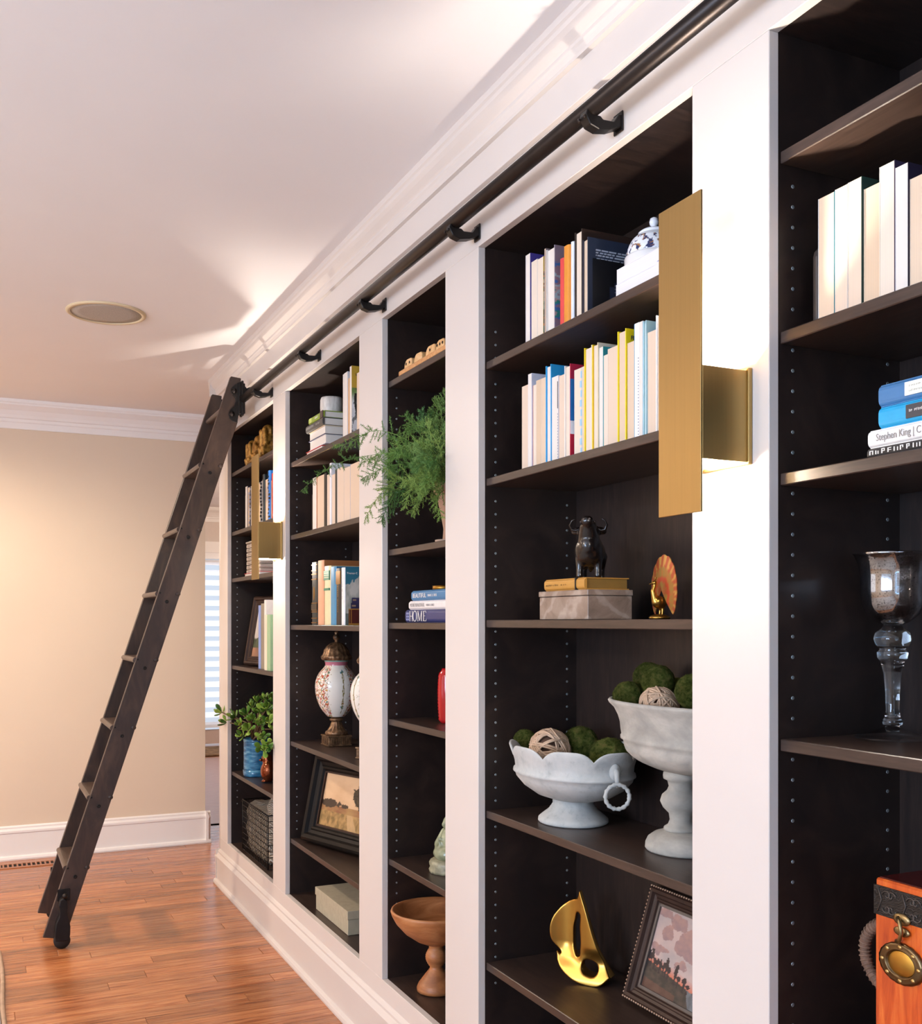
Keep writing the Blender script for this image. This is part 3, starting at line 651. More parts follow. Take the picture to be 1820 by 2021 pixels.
# bay 5, upright row with bookend
def b5(z): return z / 2.8875 + 1500
def y5(z): return z / 2.8875
R = [(331, 426, 1140, 0, 'cream-edged book with a thin teal back', dict(pg=1, hard=False, far='#cfd6da', near='#2f7f8a')),
     (427, 500, 1086, 0, 'pale cream-edged paperback', dict(hard=False, pg=0, far='#efe4da', near='#e8dccf')),
     (501, 582, 1046, 0, 'cream-edged paperback with dark green back', dict(hard=False, pg=0, far='#e6d8ca', near='#1f3a35')),
     (583, 679, 1082, .003, 'yellowed-edge thick paperback', dict(hard=False, pg=3, far='#e8d6b8', near='#e8d6b8')),
     (680, 770, 958, 0, 'tallest cream-edged book', dict(pg=2, hard=False, far='#eadfce', near='#3a2f4a')),
     (771, 847, 962, 0, 'white-edged book with dark purple back', dict(pg=4, hard=False, far='#e8e6e6', near='#251f33')),
     (848, 960, 1025, .002, 'broad peach-edged paperback', dict(hard=False, pg=1, far='#e8d6c2', near='#e8d6c2')),
     (961, 1060, 985, .002, 'ivory-edged paperback at the frame edge', dict(hard=False, pg=2, far='#e8dcca', near='#e8d6c2'))]
row(SH[4][1], 1.205, 'in the rightmost bay', 'upright books in the rightmost bay', [(b5(a), b5(b), y5(c), d, e, k) for a, b, c, d, e, k in R])
a = PX(b5(297), 0, 1.205).y
be = thing('bookend', 'dark metal bookend at the left of the rightmost book row', 'bookend', (1.205, a, SH[4][1]))
pts = [(0, 0), (.11, 0), (.11, .10)] + [(.11 - .018 + .018 * math.cos(t), .112 + .018 * math.sin(t)) for t in (0, .5, 1.0, 1.57)] + [(.018 + .018 * math.cos(t), .112 + .018 * math.sin(t)) for t in (1.57, 2.1, 2.6, 3.14)]
obj('upright', MB().prism(pts, 'y', -.012, 0), plain('#3a3330', .5, .3, var=.1), be, .004, 2)
obj('foot', MB().box(.005, .105, 0, .022, 0, .0015), plain('#3a3330', .5, .3, var=.1), be)

# flat stacks: helper with spine facing out
def scribble(parent, o, r, u, length, h, mat, seed, pitch):
    """lettering too small to read in the photograph: separate irregular strokes"""
    rr = random.Random(seed); mb = MB(); x = 0
    while x < length:
        if rr.random() < .88:
            w = pitch * rr.uniform(.5, .72); hh_ = h * rr.uniform(.75, 1)
            mb.box(x, x + pitch * .16, 0, hh_, 0, .0003)
            k = rr.random()
            if k < .7: mb.box(x + pitch * .16, x + w, hh_ * .86, hh_, 0, .0003)
            if k > .3: mb.box(x + w - pitch * .14, x + w, 0 if k > .6 else hh_ * .45, hh_ * .86, 0, .0003)
            if k < .5: mb.box(x + pitch * .16, x + w, hh_ * .40, hh_ * .52, 0, .0003)
        x += pitch
    return obj('lettering', mb, mat, parent, M=basis(o, r, u))
def stack(base, xf, items, group):
    """items: (px left at xf, length, thickness, depth, colour, label, yaw, out)"""
    z = base; res = []
    for (pl, ln, t, d, col, lab, yaw, out, dx) in items:
        y = PX(pl, 0, xf + dx).y
        b = book(lab, (xf + dx, y, z), t, ln, d, col, col, col, rot=(PI / 2, 0, yaw), group=group, out=out, pg=2, pagemat=pages('#e9e2d8', False))
        res.append(b); z += t + .0003
    return res, z
# bay 5 stack
st, _ = stack(SH[4][2], 1.190, [(1714, .24, .014, .18, '#262324', 'black book with pale lettering, lowest of the rightmost flat stack', 0, False, 0), (1718, .235, .026, .17, '#ece5e0', 'white book with grey serif title in the rightmost flat stack', 0, False, 0),
     (1739, .21, .031, .15, '#1d9ccb', 'bright cyan book with a dark label in the rightmost flat stack', 0, False, .002), (1739, .22, .032, .16, '#3f74a4', 'steel blue book with a cream label, topmost of the rightmost stack', 0, False, .002)], 'flat books in the rightmost bay')
R_, U_ = (0, 0, 1), (0, 1, 0)
scribble(st[0], (-.0062, .004, .008), R_, U_, .125, .007, M['text_white'], 3, .011)
lettering('Stephen King | C', .0150, plain('#8a8580', .5, var=0), st[1], (-.0062, .0085, .016), R_, U_, .078)
stamp(st[2], 'spine_label', -.0068, -.003, .006, .025, .050, .16, '#3b3a3e'); stamp(st[3], 'spine_label', -.0068, -.003, .007, .026, .048, .16, '#e6e4d8')
scribble(st[2], (-.0070, .0145, .056), R_, U_, .024, .004, M['text_white'], 5, .003)
for k in range(2): scribble(st[3], (-.0070, .0185 - .007 * k, .056), R_, U_, .07, .003, plain('#b8b3a2', .5, var=0), 7 + k, .004)

# bay 3 stack
st, zt = stack(SH[2][2], 1.20, [(803, .30, .038, .22, '#2b3266', 'navy book with large white title, lowest of the narrow-bay stack', 0, False, 0), (810, .29, .0265, .215, '#e6ddd8', 'off-white book with grey title, middle of the narrow-bay stack', 0, False, .001), (815, .28, .030, .21, '#3e76a0', 'blue book with white title, topmost of the narrow-bay stack', 0, False, .001)], 'stacked books in the narrow bay')
# tall thin serif capitals drawn stroke by stroke
hm = MB(); LH = .030
def stroke(x0, y0, x1, y1, w):
    a = Vector((x0, y0, 0)); b_ = Vector((x1, y1, 0)); d_ = (b_ - a).normalized(); n_ = Vector((-d_.y, d_.x, 0)) * w / 2
    hm.add([a - n_, b_ - n_, b_ + n_, a + n_] + [q + Vector((0, 0, .0003)) for q in (a - n_, b_ - n_, b_ + n_, a + n_)], [(3, 2, 1, 0), (4, 5, 6, 7), (0, 1, 5, 4), (1, 2, 6, 5), (2, 3, 7, 6), (3, 0, 4, 7)])
def post(x, w, serif=.0075):
    stroke(x, 0, x, LH, w); stroke(x - serif / 2, .0006, x + serif / 2, .0006, .0012); stroke(x - serif / 2, LH - .0006, x + serif / 2, LH - .0006, .0012)
post(.004, .0030); post(.020, .0030); stroke(.004, LH * .5, .020, LH * .5, .0013)
hm.tube([(.037 + .0115 * math.cos(2 * PI * i / 28), LH / 2 + (LH / 2 + .0004) * math.sin(2 * PI * i / 28), .0002) for i in range(28)], .0012, 6, closed=True)
post(.056, .0014); stroke(.056, LH, .068, .001, .0034); stroke(.068, .001, .080, LH, .0014); post(.080, .0034)
post(.093, .0034); stroke(.093, LH - .0007, .107, LH - .0007, .0013); stroke(.093, .0007, .109, .0007, .0013); stroke(.093, LH * .52, .103, LH * .52, .0013); stroke(.107, LH, .1075, LH - .006, .0013); stroke(.109, 0, .1095, .007, .0013)
hm.xf(Matrix.Diagonal((1.18, 1, 1, 1)))
obj('lettering', hm, M['text_white'], st[0], M=basis((-.0078, .004, .040), R_, U_))
lettering('MORE BEAUTIFUL', .015, plain('#9a9797', .5, var=0), st[1], (-.0064, .009, .012), R_, U_, .11)
lettering('MARK D. SIKES', .009, plain('#9a9797', .5, var=0), st[1], (-.0064, .010, .135), R_, U_)
lettering('BEAUTIFUL', .018, M['text_white'], st[2], (-.0066, .009, .014), R_, U_, .10)
lettering('MARK D. SIKES', .010, M['text_white'], st[2], (-.0066, .011, .128), R_, U_)
for q in range(6): stamp(st[0], 'spine_ornament', -.0064, -.004, .006 + (q % 3) * .009, .012 + (q % 3) * .009, .012 + (q // 3) * .012, .020 + (q // 3) * .012, '#8f95bd')
c = PX(872, 1159, 1.235); bd_ = thing('brass_tray', 'small round brass dish on top of the narrow-bay book stack', 'dish', (1.25, PX(872, 0, 1.25).y - .02, zt))
obj('bowl', MB().lathe([(0, 0), (.034, 0), (.036, .003), (.036, .013), (.0335, .013), (.0325, .005), (0, .004)], 36), M['gold'], bd_)

# bay 2: flat stack, upright books, cream row, spine row
def b2(z): return z / 3.742 + 380
def y2(z): return z / 3.742 + 700
st, zt = stack(SH[1][0], 1.178, [(b2(838), .20, .012, .15, '#c8352f', 'thin red book, lowest of the stack under the alabaster cup', 0, True, 0), (b2(862), .205, .036, .15, '#e9e6ea', 'white-paged book with dark blue cover under the alabaster cup', 0, True, .002), (b2(860), .20, .034, .15, '#d8c3a4', 'cream-paged book in the stack under the alabaster cup', 0, True, .002),
     (b2(846), .215, .030, .155, '#4c4a47', 'charcoal book with pale lettering under the alabaster cup', 0, False, 0), (b2(866), .185, .026, .14, '#8fa43a', 'green-spined book, topmost under the alabaster cup', 0, False, .004)], 'flat books under the alabaster cup')
stamp(st[1], 'cover_band', -.003, .14, .034, .0365, 0, .205, '#2c3560'); scribble(st[3], (-.0066, .011, .010), R_, U_, .095, .010, plain('#b9b6ae', .5, var=0), 9, .007); scribble(st[3], (-.0066, .011, .135), R_, U_, .05, .007, plain('#b9b6ae', .5, var=0), 10, .006)
stamp(st[4], 'spine_label', -.0064, -.003, .004, .022, .012, .045, '#b9c46c'); stamp(st[4], 'spine_label', -.0064, -.003, 0, .026, .15, .185, '#4a3a36'); scribble(st[4], (-.0064, .009, .085), R_, U_, .045, .008, M['text_white'], 12, .006)
cp = thing('alabaster_cup', 'streaked white alabaster cup on a stack of flat books', 'cup', (1.245, PX(655, 0, 1.245).y, zt))
obj('cup', MB().lathe([(0, 0), (.036, 0), (.043, .006), (.045, .03), (.0445, .060), (.041, .070), (.036, .071), (.034, .064), (.034, .02), (0, .016)], 40), wood('alabaster', '#b9b2ab', '#d8d2cb', '#f0ece6', (14, 14, 3), .35, bump=.06), cp)
R = [(1110, 1121, 150, 0, 'thin dark-edged magazine', dict(hard=False, pg=4, far='#3a3238', near='#cfcac6')), (1121, 1145, 140, 0, 'white-edged book', dict(hard=False, pg=4, far='#eceaea', near='#e2e0e0')), (1146, 1160, 178, .002, 'orange-edged slim book', dict(hard=False, pg=3, far='#e0ae76', near='#dba868', pagemat=pages('#e0b483'))),
     (1161, 1176, 92, 0, 'book with yellow and photo cover', dict(hard=False, pg=4, far='#8a5a6a', near='#c9a640', d=.21)), (1214, 1246, 140, .0, 'cream-edged book by the stile', dict(hard=False, pg=0, far='#e8d6c6', near='#e8d6c6'))]
row(SH[1][0], 1.205, 'on the shelf above the fern tips', 'upright books beside the alabaster cup', [(b2(a), b2(b), y2(c), d, e, k) for a, b, c, d, e, k in R], .17)
BK = {o['label'].split(',')[0]: o for o in bpy.data.objects if o.get('category') == 'book'}
b = bk('yellow and photo cover'); hh = max(v.co.z for v in b.children[0].data.vertices)
def photo(u, v):
    if v > .70: return lin('#c9a23c')
    u = min(1, u * 3)
    n_ = fbm(u * 6, v * 9, 3)
    c = mixc(lin('#e6e6e8'), lin('#6d8a4a'), sstep(.45, .65, v)) if v > .4 else lin('#d9dadc')
    if abs(u - .28 - .08 * math.sin(v * 9)) < .07 and v < .62: c = lin('#15181a')
    if n_ > .25: c = mixc(c, lin('#3a3f3c'), .8)
    return c
panel('cover_photo', b, .21, hh, 150, 80, photo, M['print'], basis((0, -.0004, 0), (1, 0, 0), (0, 0, 1)))
lettering('W', .014, M['text_dark'], b, (.013, -.0008, hh * .86), (1, 0, 0), (0, 0, 1))
R = [(874, 888, 1035, .004, 'thin black book', dict(hard=False, far='#151314', near='#151314', pg=2, pagemat=cov('#1c1a1a'))), (888, 917, 915, 0, 'white-edged book with orange back', dict(hard=False, pg=4, far='#efe8df', near='#d0793a')), (918, 971, 905, .002, 'wide cream-edged paperback', dict(hard=False, pg=1, far='#e8dccb', near='#e8dccb')),
     (972, 989, 880, .0, 'narrow black-covered book', dict(hard=False, pg=2, far='#161518', near='#161518', pagemat=cov('#1b1a1d'))), (990, 1013, 890, .002, 'cream-edged slim paperback', dict(hard=False, pg=0, far='#e8dccb', near='#e8dccb')), (1013, 1026, 805, 0, 'tall thin white book', dict(out=False, hard=False, pg=4, far='#e6e6ea', near='#e6e6ea')),
     (1026, 1052, 890, .002, 'cream book beside black-yellow one', dict(hard=False, pg=0, far='#e8dccb', near='#4f97c4')), (1052, 1068, 850, .001, 'thin black book with yellow marks', dict(hard=False, pg=2, far='#17181a', near='#2a2d20', pagemat=cov('#1d1e1c'))), (1068, 1119, 845, 0, 'thick cream book under blue cover', dict(hard=False, pg=0, far='#4f97c4', near='#e6d6c8')),
     (1120, 1165, 842, 0, 'pinkish cream-edged paperback', dict(hard=False, pg=0, far='#e6d6c8', near='#cfcbd8')), (1166, 1236, 815, 0, 'broad cream-edged book by the stile', dict(hard=False, pg=1, far='#e6d6c8', near='#e6d6c8'))]
row(SH[1][1], 1.205, 'in the row behind the fern tips', 'cream-edged books behind the fern tips', [(b2(a), b2(b), y2(c), d, e, k) for a, b, c, d, e, k in R], .14)
R = [(886, 929, 1538, 0, 'dark leather book tooled in gold', dict(out=False, pg=1, far='#1c2224', spine='#1f2627')), (930, 974, 1525, 0, 'peach slipcase with tan sides', dict(out=False, pg=1, far='#b57a45', near='#9a6238', spine=plain('#d9a07c', .6, var=.05), d=.20)), (976, 1022, 1566, .001, 'cream book with green spine labels', dict(out=False, pg=1, far='#e6d3a6', near='#dccb9c', spine='#e6d4a8')),
     (1023, 1063, 1570, .001, 'blue cloth book', dict(out=False, pg=2, far='#3d7fa8', near='#2f6d93', spine='#4487ad')), (1066, 1104, 1582, 0, 'black book with gold lettering', dict(out=False, pg=2, far='#171514', near='#171514', spine='#1a1817')), (1106, 1130, 1576, 0, 'white-spined book with cloudy sky cover', dict(out=False, pg=2, far='#e9e6e2', near='#3d6f86', spine='#ece9e6', d=.19))]
row(SH[1][2], 1.20, 'above the painted urns', 'spine-out books above the painted urns', [(b2(a), b2(b), y2(c), d, e, k) for a, b, c, d, e, k in R], .16)
BK = {o['label'].split(',')[0]: o for o in bpy.data.objects if o.get('category') == 'book'}
def ext(b, ax): return max(v.co[ax] for v in b.children[0].data.vertices)
b = bk('tooled in gold'); hh, tt = ext(b, 2), ext(b, 1)
for f_ in (.03, .10, .20, .23, .34, .72, .80, .86, .95): obj('gilt_band', MB().box(-.0060, -.003, .0045, tt - .0045, hh * f_, hh * f_ + .0035), M['gold'], b)
obj('gilt_emblem', MB().ball((-.0058, tt / 2, hh * .5), (.0012, .010, .028), 12, 8), M['gold'], b); stamp(b, 'spine_label', -.0061, -.003, .003, tt - .003, hh * .24, hh * .33, '#3a2c1c')
b = bk('green spine labels'); hh, tt = ext(b, 2), ext(b, 1)
stamp(b, 'spine_label', -.0066, -.003, .005, tt - .004, hh * .76, hh * .92, '#2f7a5c'); stamp(b, 'spine_label', -.0066, -.003, .005, tt - .005, hh * .585, hh * .625, '#2f7a5c')
for q in range(3): stamp(b, 'spine_line', -.0070, -.006, .010, tt - .010, hh * (.80 + .035 * q), hh * (.80 + .035 * q) + .002, '#e6d4a8')
b = bk('black book with gold'); hh, tt = ext(b, 2), ext(b, 1)
obj('gilt_band', MB().prism([(-.0060, .0055), (-.0060, tt - .0055), (-.003, tt - .0055), (-.003, .0055)], 'z', hh * .72, hh * .95), M['gold'], b)
scribble(b, (-.0066, tt * .5 - .004, hh * .72), (0, 0, -1), (0, 1, 0), hh * .5, .008, M['text_gold'], 14, .007)
b = bk('cloudy sky cover'); hh, tt = ext(b, 2), ext(b, 1)
def cloudy(u, v):
    c = mixc(lin('#2d6b80'), lin('#4f8a98'), 1 - v); n_ = fbm(u * 9, v * 4, 1); u = u * 4.4
    if v < .72 + .10 * n_ + .12 * (u - .3): c = mixc(lin('#cfc8bc'), lin('#85897e'), .7 - v * .6 + n_ * .8)
    if v < .20 and u < .35: c = mixc(c, lin('#33453c'), .75)
    if u > .26 and v < .29: c = lin('#5a2620') if abs(u - .34) > .025 and abs(u - .52) > .025 and .03 < v < .265 else lin('#b07a34')
    if u > .46 and .29 < v < .385: c = lin('#37324f') if not (.56 < u < .9 and abs(v - .34) < .014) else lin('#a08468')
    if u > .56 and .385 < v < .48: c = lin('#3c375a') if not (.66 < u < .95 and abs(v - .435) < .014) else lin('#a08468')
    return c
panel('cover_picture', b, .19, hh, 240, 110, cloudy, M['print'], basis((0, -.0004, 0), (1, 0, 0), (0, 0, 1)))
lettering('Truman C', .0105, M['text_white'], b, (.005, -.0008, hh * .885), (1, 0, 0), (0, 0, 1), .040)
scribble(b, (-.0064, tt * .5 - .002, hh * .95), (0, 0, -1), (0, 1, 0), hh * .5, .004, M['text_dark'], 15, .004)
# bay 1 rows
def b1(z): return z / 6.74 + 480
def y1(z): return z / 6.74 + 860
R = [(14, 29, 800, .004, 'thin black book', dict(hard=False, far='#161415', near='#161415', pg=2, pagemat=cov('#191718'))), (31, 59, 684, 0, 'white-edged book', dict(hard=False, pg=4, far='#e9e0d8', near='#2b2440')), (61, 84, 694, .001, 'cream-edged book', dict(hard=False, pg=1, far='#e6d6c8', near='#2b2440')), (85, 104, 685, 0, 'narrow dark spotted book', dict(out=False, hard=False, pg=2, far='#2b2630', near='#2b2630')),
     (105, 140, 672, 0, 'wide cream-edged book', dict(hard=False, pg=4, far='#e8dfd6', near='#e8dfd6')), (142, 185, 640, 0, 'pale book', dict(hard=False, pg=0, far='#e8dfd6', near='#d8cfc6')), (187, 229, 650, 0, 'tan-edged book', dict(hard=False, pg=3, far='#d8c3ac', near='#d8cfc6')),
     (231, 250, 612, .002, 'black and white patterned spine', dict(out=False, hard=False, pg=2, far='#8e8a88', near='#8e8a88')), (251, 269, 590, .002, 'thin pale book', dict(out=False, hard=False, pg=4, far='#d8d4d0', near='#1f2426')), (270, 291, 522, 0, 'tall dark green-black book', dict(out=False, pg=2, far='#1d2525', near='#1d2525')), (292, 324, 590, .002, 'peach-edged book', dict(hard=False, pg=0, far='#e8d2c0', near='#e8d2c0')), (325, 340, 594, .002, 'narrow peach-edged book', dict(hard=False, pg=0, far='#dcc3ae', near='#e8d2c0')),
     (341, 366, 472, 0, 'blue and black marbled book', dict(out=False, pg=2, far='#2b6fc0', near='#2b6fc0', spine='#2f7fd6')), (367, 387, 600, .002, 'cream book before the marbled one', dict(hard=False, pg=1, far='#e8d2c0', near='#e8d2c0')), (388, 416, 510, 0, 'bright red book', dict(out=False, pg=2, far='#c9403a', near='#c9403a', spine='#d0443c'))]
row(SH[0][1], 1.205, 'behind the far sconce', 'books behind the far sconce', [(b1(a), b1(b), y1(c), d, e, k) for a, b, c, d, e, k in R], .14)
BK = {o['label'].split(',')[0]: o for o in bpy.data.objects if o.get('category') == 'book'}
for key, n_, c in (('marbled book', 14, '#10131c'), ('black and white patterned', 12, '#1a1a1c'), ('dark spotted', 10, '#b9b3c0')):
    b = bk(key); hh, tt = ext(b, 2), ext(b, 1); rr = random.Random(n_)
    for q in range(n_):
        w = rr.uniform(.25, .6) * tt; y_ = rr.uniform(0, tt - w); stamp(b, 'spine_mark', -.0062, -.0002, y_, y_ + w, hh * (q + .1) / n_, hh * (q + rr.uniform(.5, .8)) / n_, c)
R = [(487, 504, 207, 0, 'slim periwinkle blue book', dict(out=False, hard=False, pg=2, far='#7f97d0', near='#7f97d0')), (506, 528, 193, .0, 'beige comb-bound book', dict(out=False, hard=False, pg=1, far='#8a7f6c', near='#b3a893')), (530, 545, 166, 0, 'white book with sketched cover', dict(out=False, hard=False, pg=2, far='#e6dcd6', near='#e6dcd6')), (556, 574, 276, -.015, 'narrow cream book', dict(out=False, hard=False, pg=2, far='#e0d2ba', near='#d8cbb0')), (575, 600, 275, -.015, 'pale green book', dict(out=False, hard=False, pg=2, far='#9fbf92', near='#9fbf92'))]
row(SH[0][3], 1.20, 'beside the brown picture frame', 'books beside the brown picture frame', [(z_ / 3.742 + 380, w_ / 3.742 + 380, q_ / 3.742 + 1140, d, e, k) for z_, w_, q_, d, e, k in R], .15)
st, zt = stack(SH[0][2], 1.19, [(482, .30, .016, .18, '#c7313a', 'thin red-covered book lying on the far bay shelf', 0, True, 0)], None)
del st[0]['label']; st[0]['label'] = 'thin red-covered book lying flat under the woven white box'
# ================================================================== bay 1 objects
zs_ = SH[0][2] + .0165
wb = thing('woven_box', 'small whitewashed woven box on a red book behind the sconce', 'box', (1.21, 4.93, zs_))
wmat = NT('woven_white'); v = wmat.coords((1, 1, 1)); wv = wmat.n('ShaderNodeTexWave', bands_direction='Z'); wv.inputs['Scale'].default_value = 38; wmat.l(v, wv.inputs['Vector']); wmat.base(wmat.ramp(wv.outputs['Fac'], [(.3, '#9c8d7f'), (.7, '#e4d8cc')])); wmat.bump(wv.outputs['Fac'], .8, .003); wmat = wmat.set(.8)
for i in range(7): obj('woven_band', MB().box(.0, .10, -.15, .12, .021 * i, .021 * i + .019), wmat, wb, .004, 2)
obj('lid', MB().box(-.003, .103, -.153, .123, .147, .158), wmat, wb, .004, 2)
bt = thing('bottle', 'dark narrow bottle behind the woven white box', 'bottle', (1.38, 4.80, SH[0][2]))
obj('glass', MB().lathe([(0, 0), (.028, 0), (.030, .01), (.030, .13), (.024, .15), (.011, .175), (.010, .198), (.012, .199), (.012, .207), (0, .208)], 24), plain('#15120f', .15, var=0), bt)
gm_ = NT('rough_gilding'); _v = gm_.coords(); _n = gm_.noise(_v, 60, 5, .65); gm_.base(gm_.ramp(_n, [(.3, '#5a3a14'), (.5, '#a8762e'), (.75, '#d6a756')])); gm_.bump(_n, .6, .004); gm_ = gm_.set(.42, .45)
mk = thing('monkey_sculpture', 'gilded sculpture of three huddled monkeys on the highest far shelf', 'sculpture', (1.235, PX(515, 0, 1.235).y, SH[0][0]))
def monkey(y, x, h, r, arms):
    mb = MB(); s = h / .135
    mb.ball((0, 0, .040 * s), (.038 * s, .042 * s, .046 * s), 16, 10).ball((-.002, 0, .066 * s), (.031 * s, .036 * s, .038 * s), 16, 10)
    mb.ball((-.006 * s, 0, .108 * s), (.028 * s, .029 * s, .028 * s), 16, 10).ball((-.024 * s, 0, .100 * s), (.012 * s, .015 * s, .011 * s), 12, 8)
    for e in (-1, 1):
        mb.ball((-.002 * s, e * .026 * s, .108 * s), (.005 * s, .008 * s, .010 * s), 10, 8)
        mb.cap((0, e * .026 * s, .080 * s), (-.026 * s, e * .036 * s, .050 * s), .013 * s, .012 * s)
        mb.cap((-.026 * s, e * .036 * s, .050 * s), (-.030 * s, e * (.008 if arms < 2 else .026) * s, (.050, .092, .108)[arms] * s), .012 * s, .011 * s)
        mb.cap((.0, e * .024 * s, .018 * s), (-.036 * s, e * .030 * s, .030 * s), .017 * s, .012 * s); mb.cap((-.036 * s, e * .030 * s, .030 * s), (-.034 * s, e * .026 * s, .006 * s), .011 * s, .008 * s)
        mb.ball((-.027 * s, e * .009 * s, .113 * s), .0035 * s, 8, 6)
    o = link('monkey', blob(mb, .0036, gm_, 'monkey', 4), mk); o.location = (x, y, r); return o
obj('rock_base', MB().ball((0, 0, .0185), (.05, .15, .016), 20, 8, fn=lambda d: 1 + .12 * fbm(d.x * 4, d.y * 6, d.z * 3)), gm_, mk)
dy = PX(515, 0, 1.235).y
monkey(PX(502, 0, 1.235).y - dy, 0, .125, .012, 2); monkey(PX(513, 0, 1.22).y - dy, -.012, .120, .012, 1); monkey(PX(533, 0, 1.24).y - dy, .004, .145, .020, 2)

# picture frames ------------------------------------------------------------
def frame(label, o, right, up, w, h, mw, depth, fmat, fn, nx, ny, bead=None, inner=None, rough=.5):
    r = Vector(right).normalized(); u = Vector(up); n = r.cross(u).normalized(); u = n.cross(r)
    fr = thing('picture_frame', label, 'picture frame', o)
    M4 = basis((0, 0, 0), r, u)
    prof = [(0, 0), (0, .55), (.10, .85), (.22, 1), (.40, .95), (.50, .62), (.66, .52), (.74, .62), (.84, .58), (.9, .40), (1, .34), (1, 0)]
    for k in range(4):
        L = w if k % 2 == 0 else h
        mb = MB(); a = []; b = []
        for p, q in prof: a.append((p * mw, p * mw, q * depth)); b.append((L - p * mw, p * mw, q * depth))
        m_ = len(prof); mb.add(a + b, [(i, (i + 1) % m_, m_ + (i + 1) % m_, m_ + i) for i in range(m_)] + [list(range(m_))[::-1], list(range(m_, 2 * m_))])
        R4 = [Matrix.Identity(4), Matrix.Translation((w, 0, 0)) @ Matrix.Rotation(PI / 2, 4, 'Z'), Matrix.Translation((w, h, 0)) @ Matrix.Rotation(PI, 4, 'Z'), Matrix.Translation((0, h, 0)) @ Matrix.Rotation(-PI / 2, 4, 'Z')][k]
        o_ = obj('frame_side', mb.xf(M4 @ R4), fmat, fr)
        if bead:
            bb = MB(); nb = int(L / .0085)
            for i in range(nb): bb.ball((mw * .07 + (L - mw * .14) * i / (nb - 1), mw * .06, depth * .75), .0034, 6, 4)
            obj('beading', bb.xf(M4 @ R4), bead, o_, kind='stuff')
    if inner:
        pw = mw * .95
        for a_, b_, c_, d_ in ((pw, w - pw, pw, pw + .006), (pw, w - pw, h - pw - .006, h - pw), (pw, pw + .006, pw, h - pw), (w - pw - .006, w - pw, pw, h - pw)): obj('slip', MB().box(a_, b_, c_, d_, depth * .1, depth * .42).xf(M4), inner, fr)
    obj('backing', MB().box(mw * .6, w - mw * .6, mw * .6, h - mw * .6, .0, depth * .12).xf(M4), plain('#3a2c20', .8, var=.1), fr)
    panel('painting', fr, w - 2 * mw + .002, h - 2 * mw + .002, nx, ny, fn, vprint('oil_paint', rough), M4 @ Matrix.Translation((mw - .001, mw - .001, depth * .2)))
    return fr
def tree(u, v, cx, cy, rx, ry, s): return ((u - cx) / rx) ** 2 + ((v - cy) / ry) ** 2 < 1 + .9 * fbm(u * 14 + s, v * 14, s)
def pic_field(u, v):
    n_ = fbm(u * 4, v * 6, 5); c = mixc(lin('#c79f78'), lin('#d9b48c'), v + n_ * .5)
    if v < .42:
        c = mixc(lin('#8a5a3a'), lin('#a5804f'), n_ + .5)
        if v < .30: c = mixc(lin('#7a6136'), lin('#b08a55'), .5 + fbm(u * 18, v * 9, 2))
        if abs(u - .62 - .35 * (.3 - v)) < .06 + .1 * (.3 - v) and v < .3: c = mixc(c, lin('#c7a272'), .7)
    if tree(u, v, .18, .44, .22, .075, 3) or tree(u, v, .50, .43, .07, .04, 8): c = lin('#3e2f22')
    if tree(u, v, .80, .66, .17, .20, 1) or (abs(u - .80) < .018 and .40 < v < .6): c = mixc(lin('#241c14'), lin('#4a3c24'), fbm(u * 25, v * 25, 9) + .4)
    return c
def pic_sky(u, v):
    n_ = fbm(u * 3.2, v * 3.6, 2); c = mixc(lin('#a89a96'), lin('#c5a99f'), n_ + .5)
    for cx, cy, r in ((.30, .86, .13), (.12, .92, .08), (.20, .70, .10), (.52, .66, .22), (.62, .83, .09), (.14, .50, .09), (.80, .72, .12), (.75, .47, .06), (.44, .43, .05)):
        d_ = math.hypot((u - cx), (v - cy) * 1.35) + .07 * fbm(u * 9, v * 9, cx * 9)
        if d_ < r: c = mixc(c, mixc(lin('#a87a6c'), lin('#7f6064'), (cy - v) / r * .5 + .5 + .5 * fbm(u * 14, v * 14, 3)), .75)
    gl = .34 - .22 * u
    if v < gl + .10 + .03 * fbm(u * 9, 0, 2): c = mixc(lin('#c2694c'), c, (v - gl) / .12)
    for tx, th in ((.03, .12), (.06, .15), (.11, .07), (.15, .09), (.19, .11), (.24, .10), (.27, .17), (.31, .09), (.40, .18), (.44, .07), (.52, .10), (.57, .06), (.66, .22), (.70, .10), (.76, .13)):
        b_ = .34 - .22 * tx
        if b_ - .06 < v < b_ + th and abs(u - tx) < .010 + .016 * max(0, 1 - abs(v - b_ - th * .55) / (th * .5)) + .018 * fbm(u * 22, v * 22, 4): return lin('#2c2124')
    if v < gl:
        c = mixc(lin('#2e2a26'), lin('#4a3f35'), fbm(u * 12, v * 12, 6) + .4)
        if abs(u - .62 - .5 * (.22 - v)) < .07 + .10 * (.2 - v): c = mixc(lin('#6f7478'), lin('#4f5254'), fbm(u * 20, v * 8, 1) + .5)
        if u < .45 and v < .14 - .1 * u: c = mixc(c, lin('#7a4a38'), .35)
    return c
def pic_hill(u, v):
    c = mixc(lin('#b9b0a8'), lin('#d2cac4'), v); n_ = fbm(u * 6, v * 6, 8)
    if v < .38 + .08 * n_: c = mixc(lin('#2f3a2c'), lin('#56603f'), n_ + .5)
    if v < .18: c = mixc(lin('#a3745a'), lin('#7c6248'), n_ + .5)
    return c
BLKF = plain('#15110f', .45, spec=.2, var=.2, scale=20); BRNF = plain('#3a2821', .45, spec=.25, var=.25, scale=20)
o = PZ(604, 1661, SH[1][4]); top = PY(654, 1500, o.y); dn = PZ(706.6, 1690, SH[1][4])
rv = Vector((dn.x - o.x, dn.y - o.y, 0)).normalized(); nrm = Vector((rv.y, -rv.x, 0))
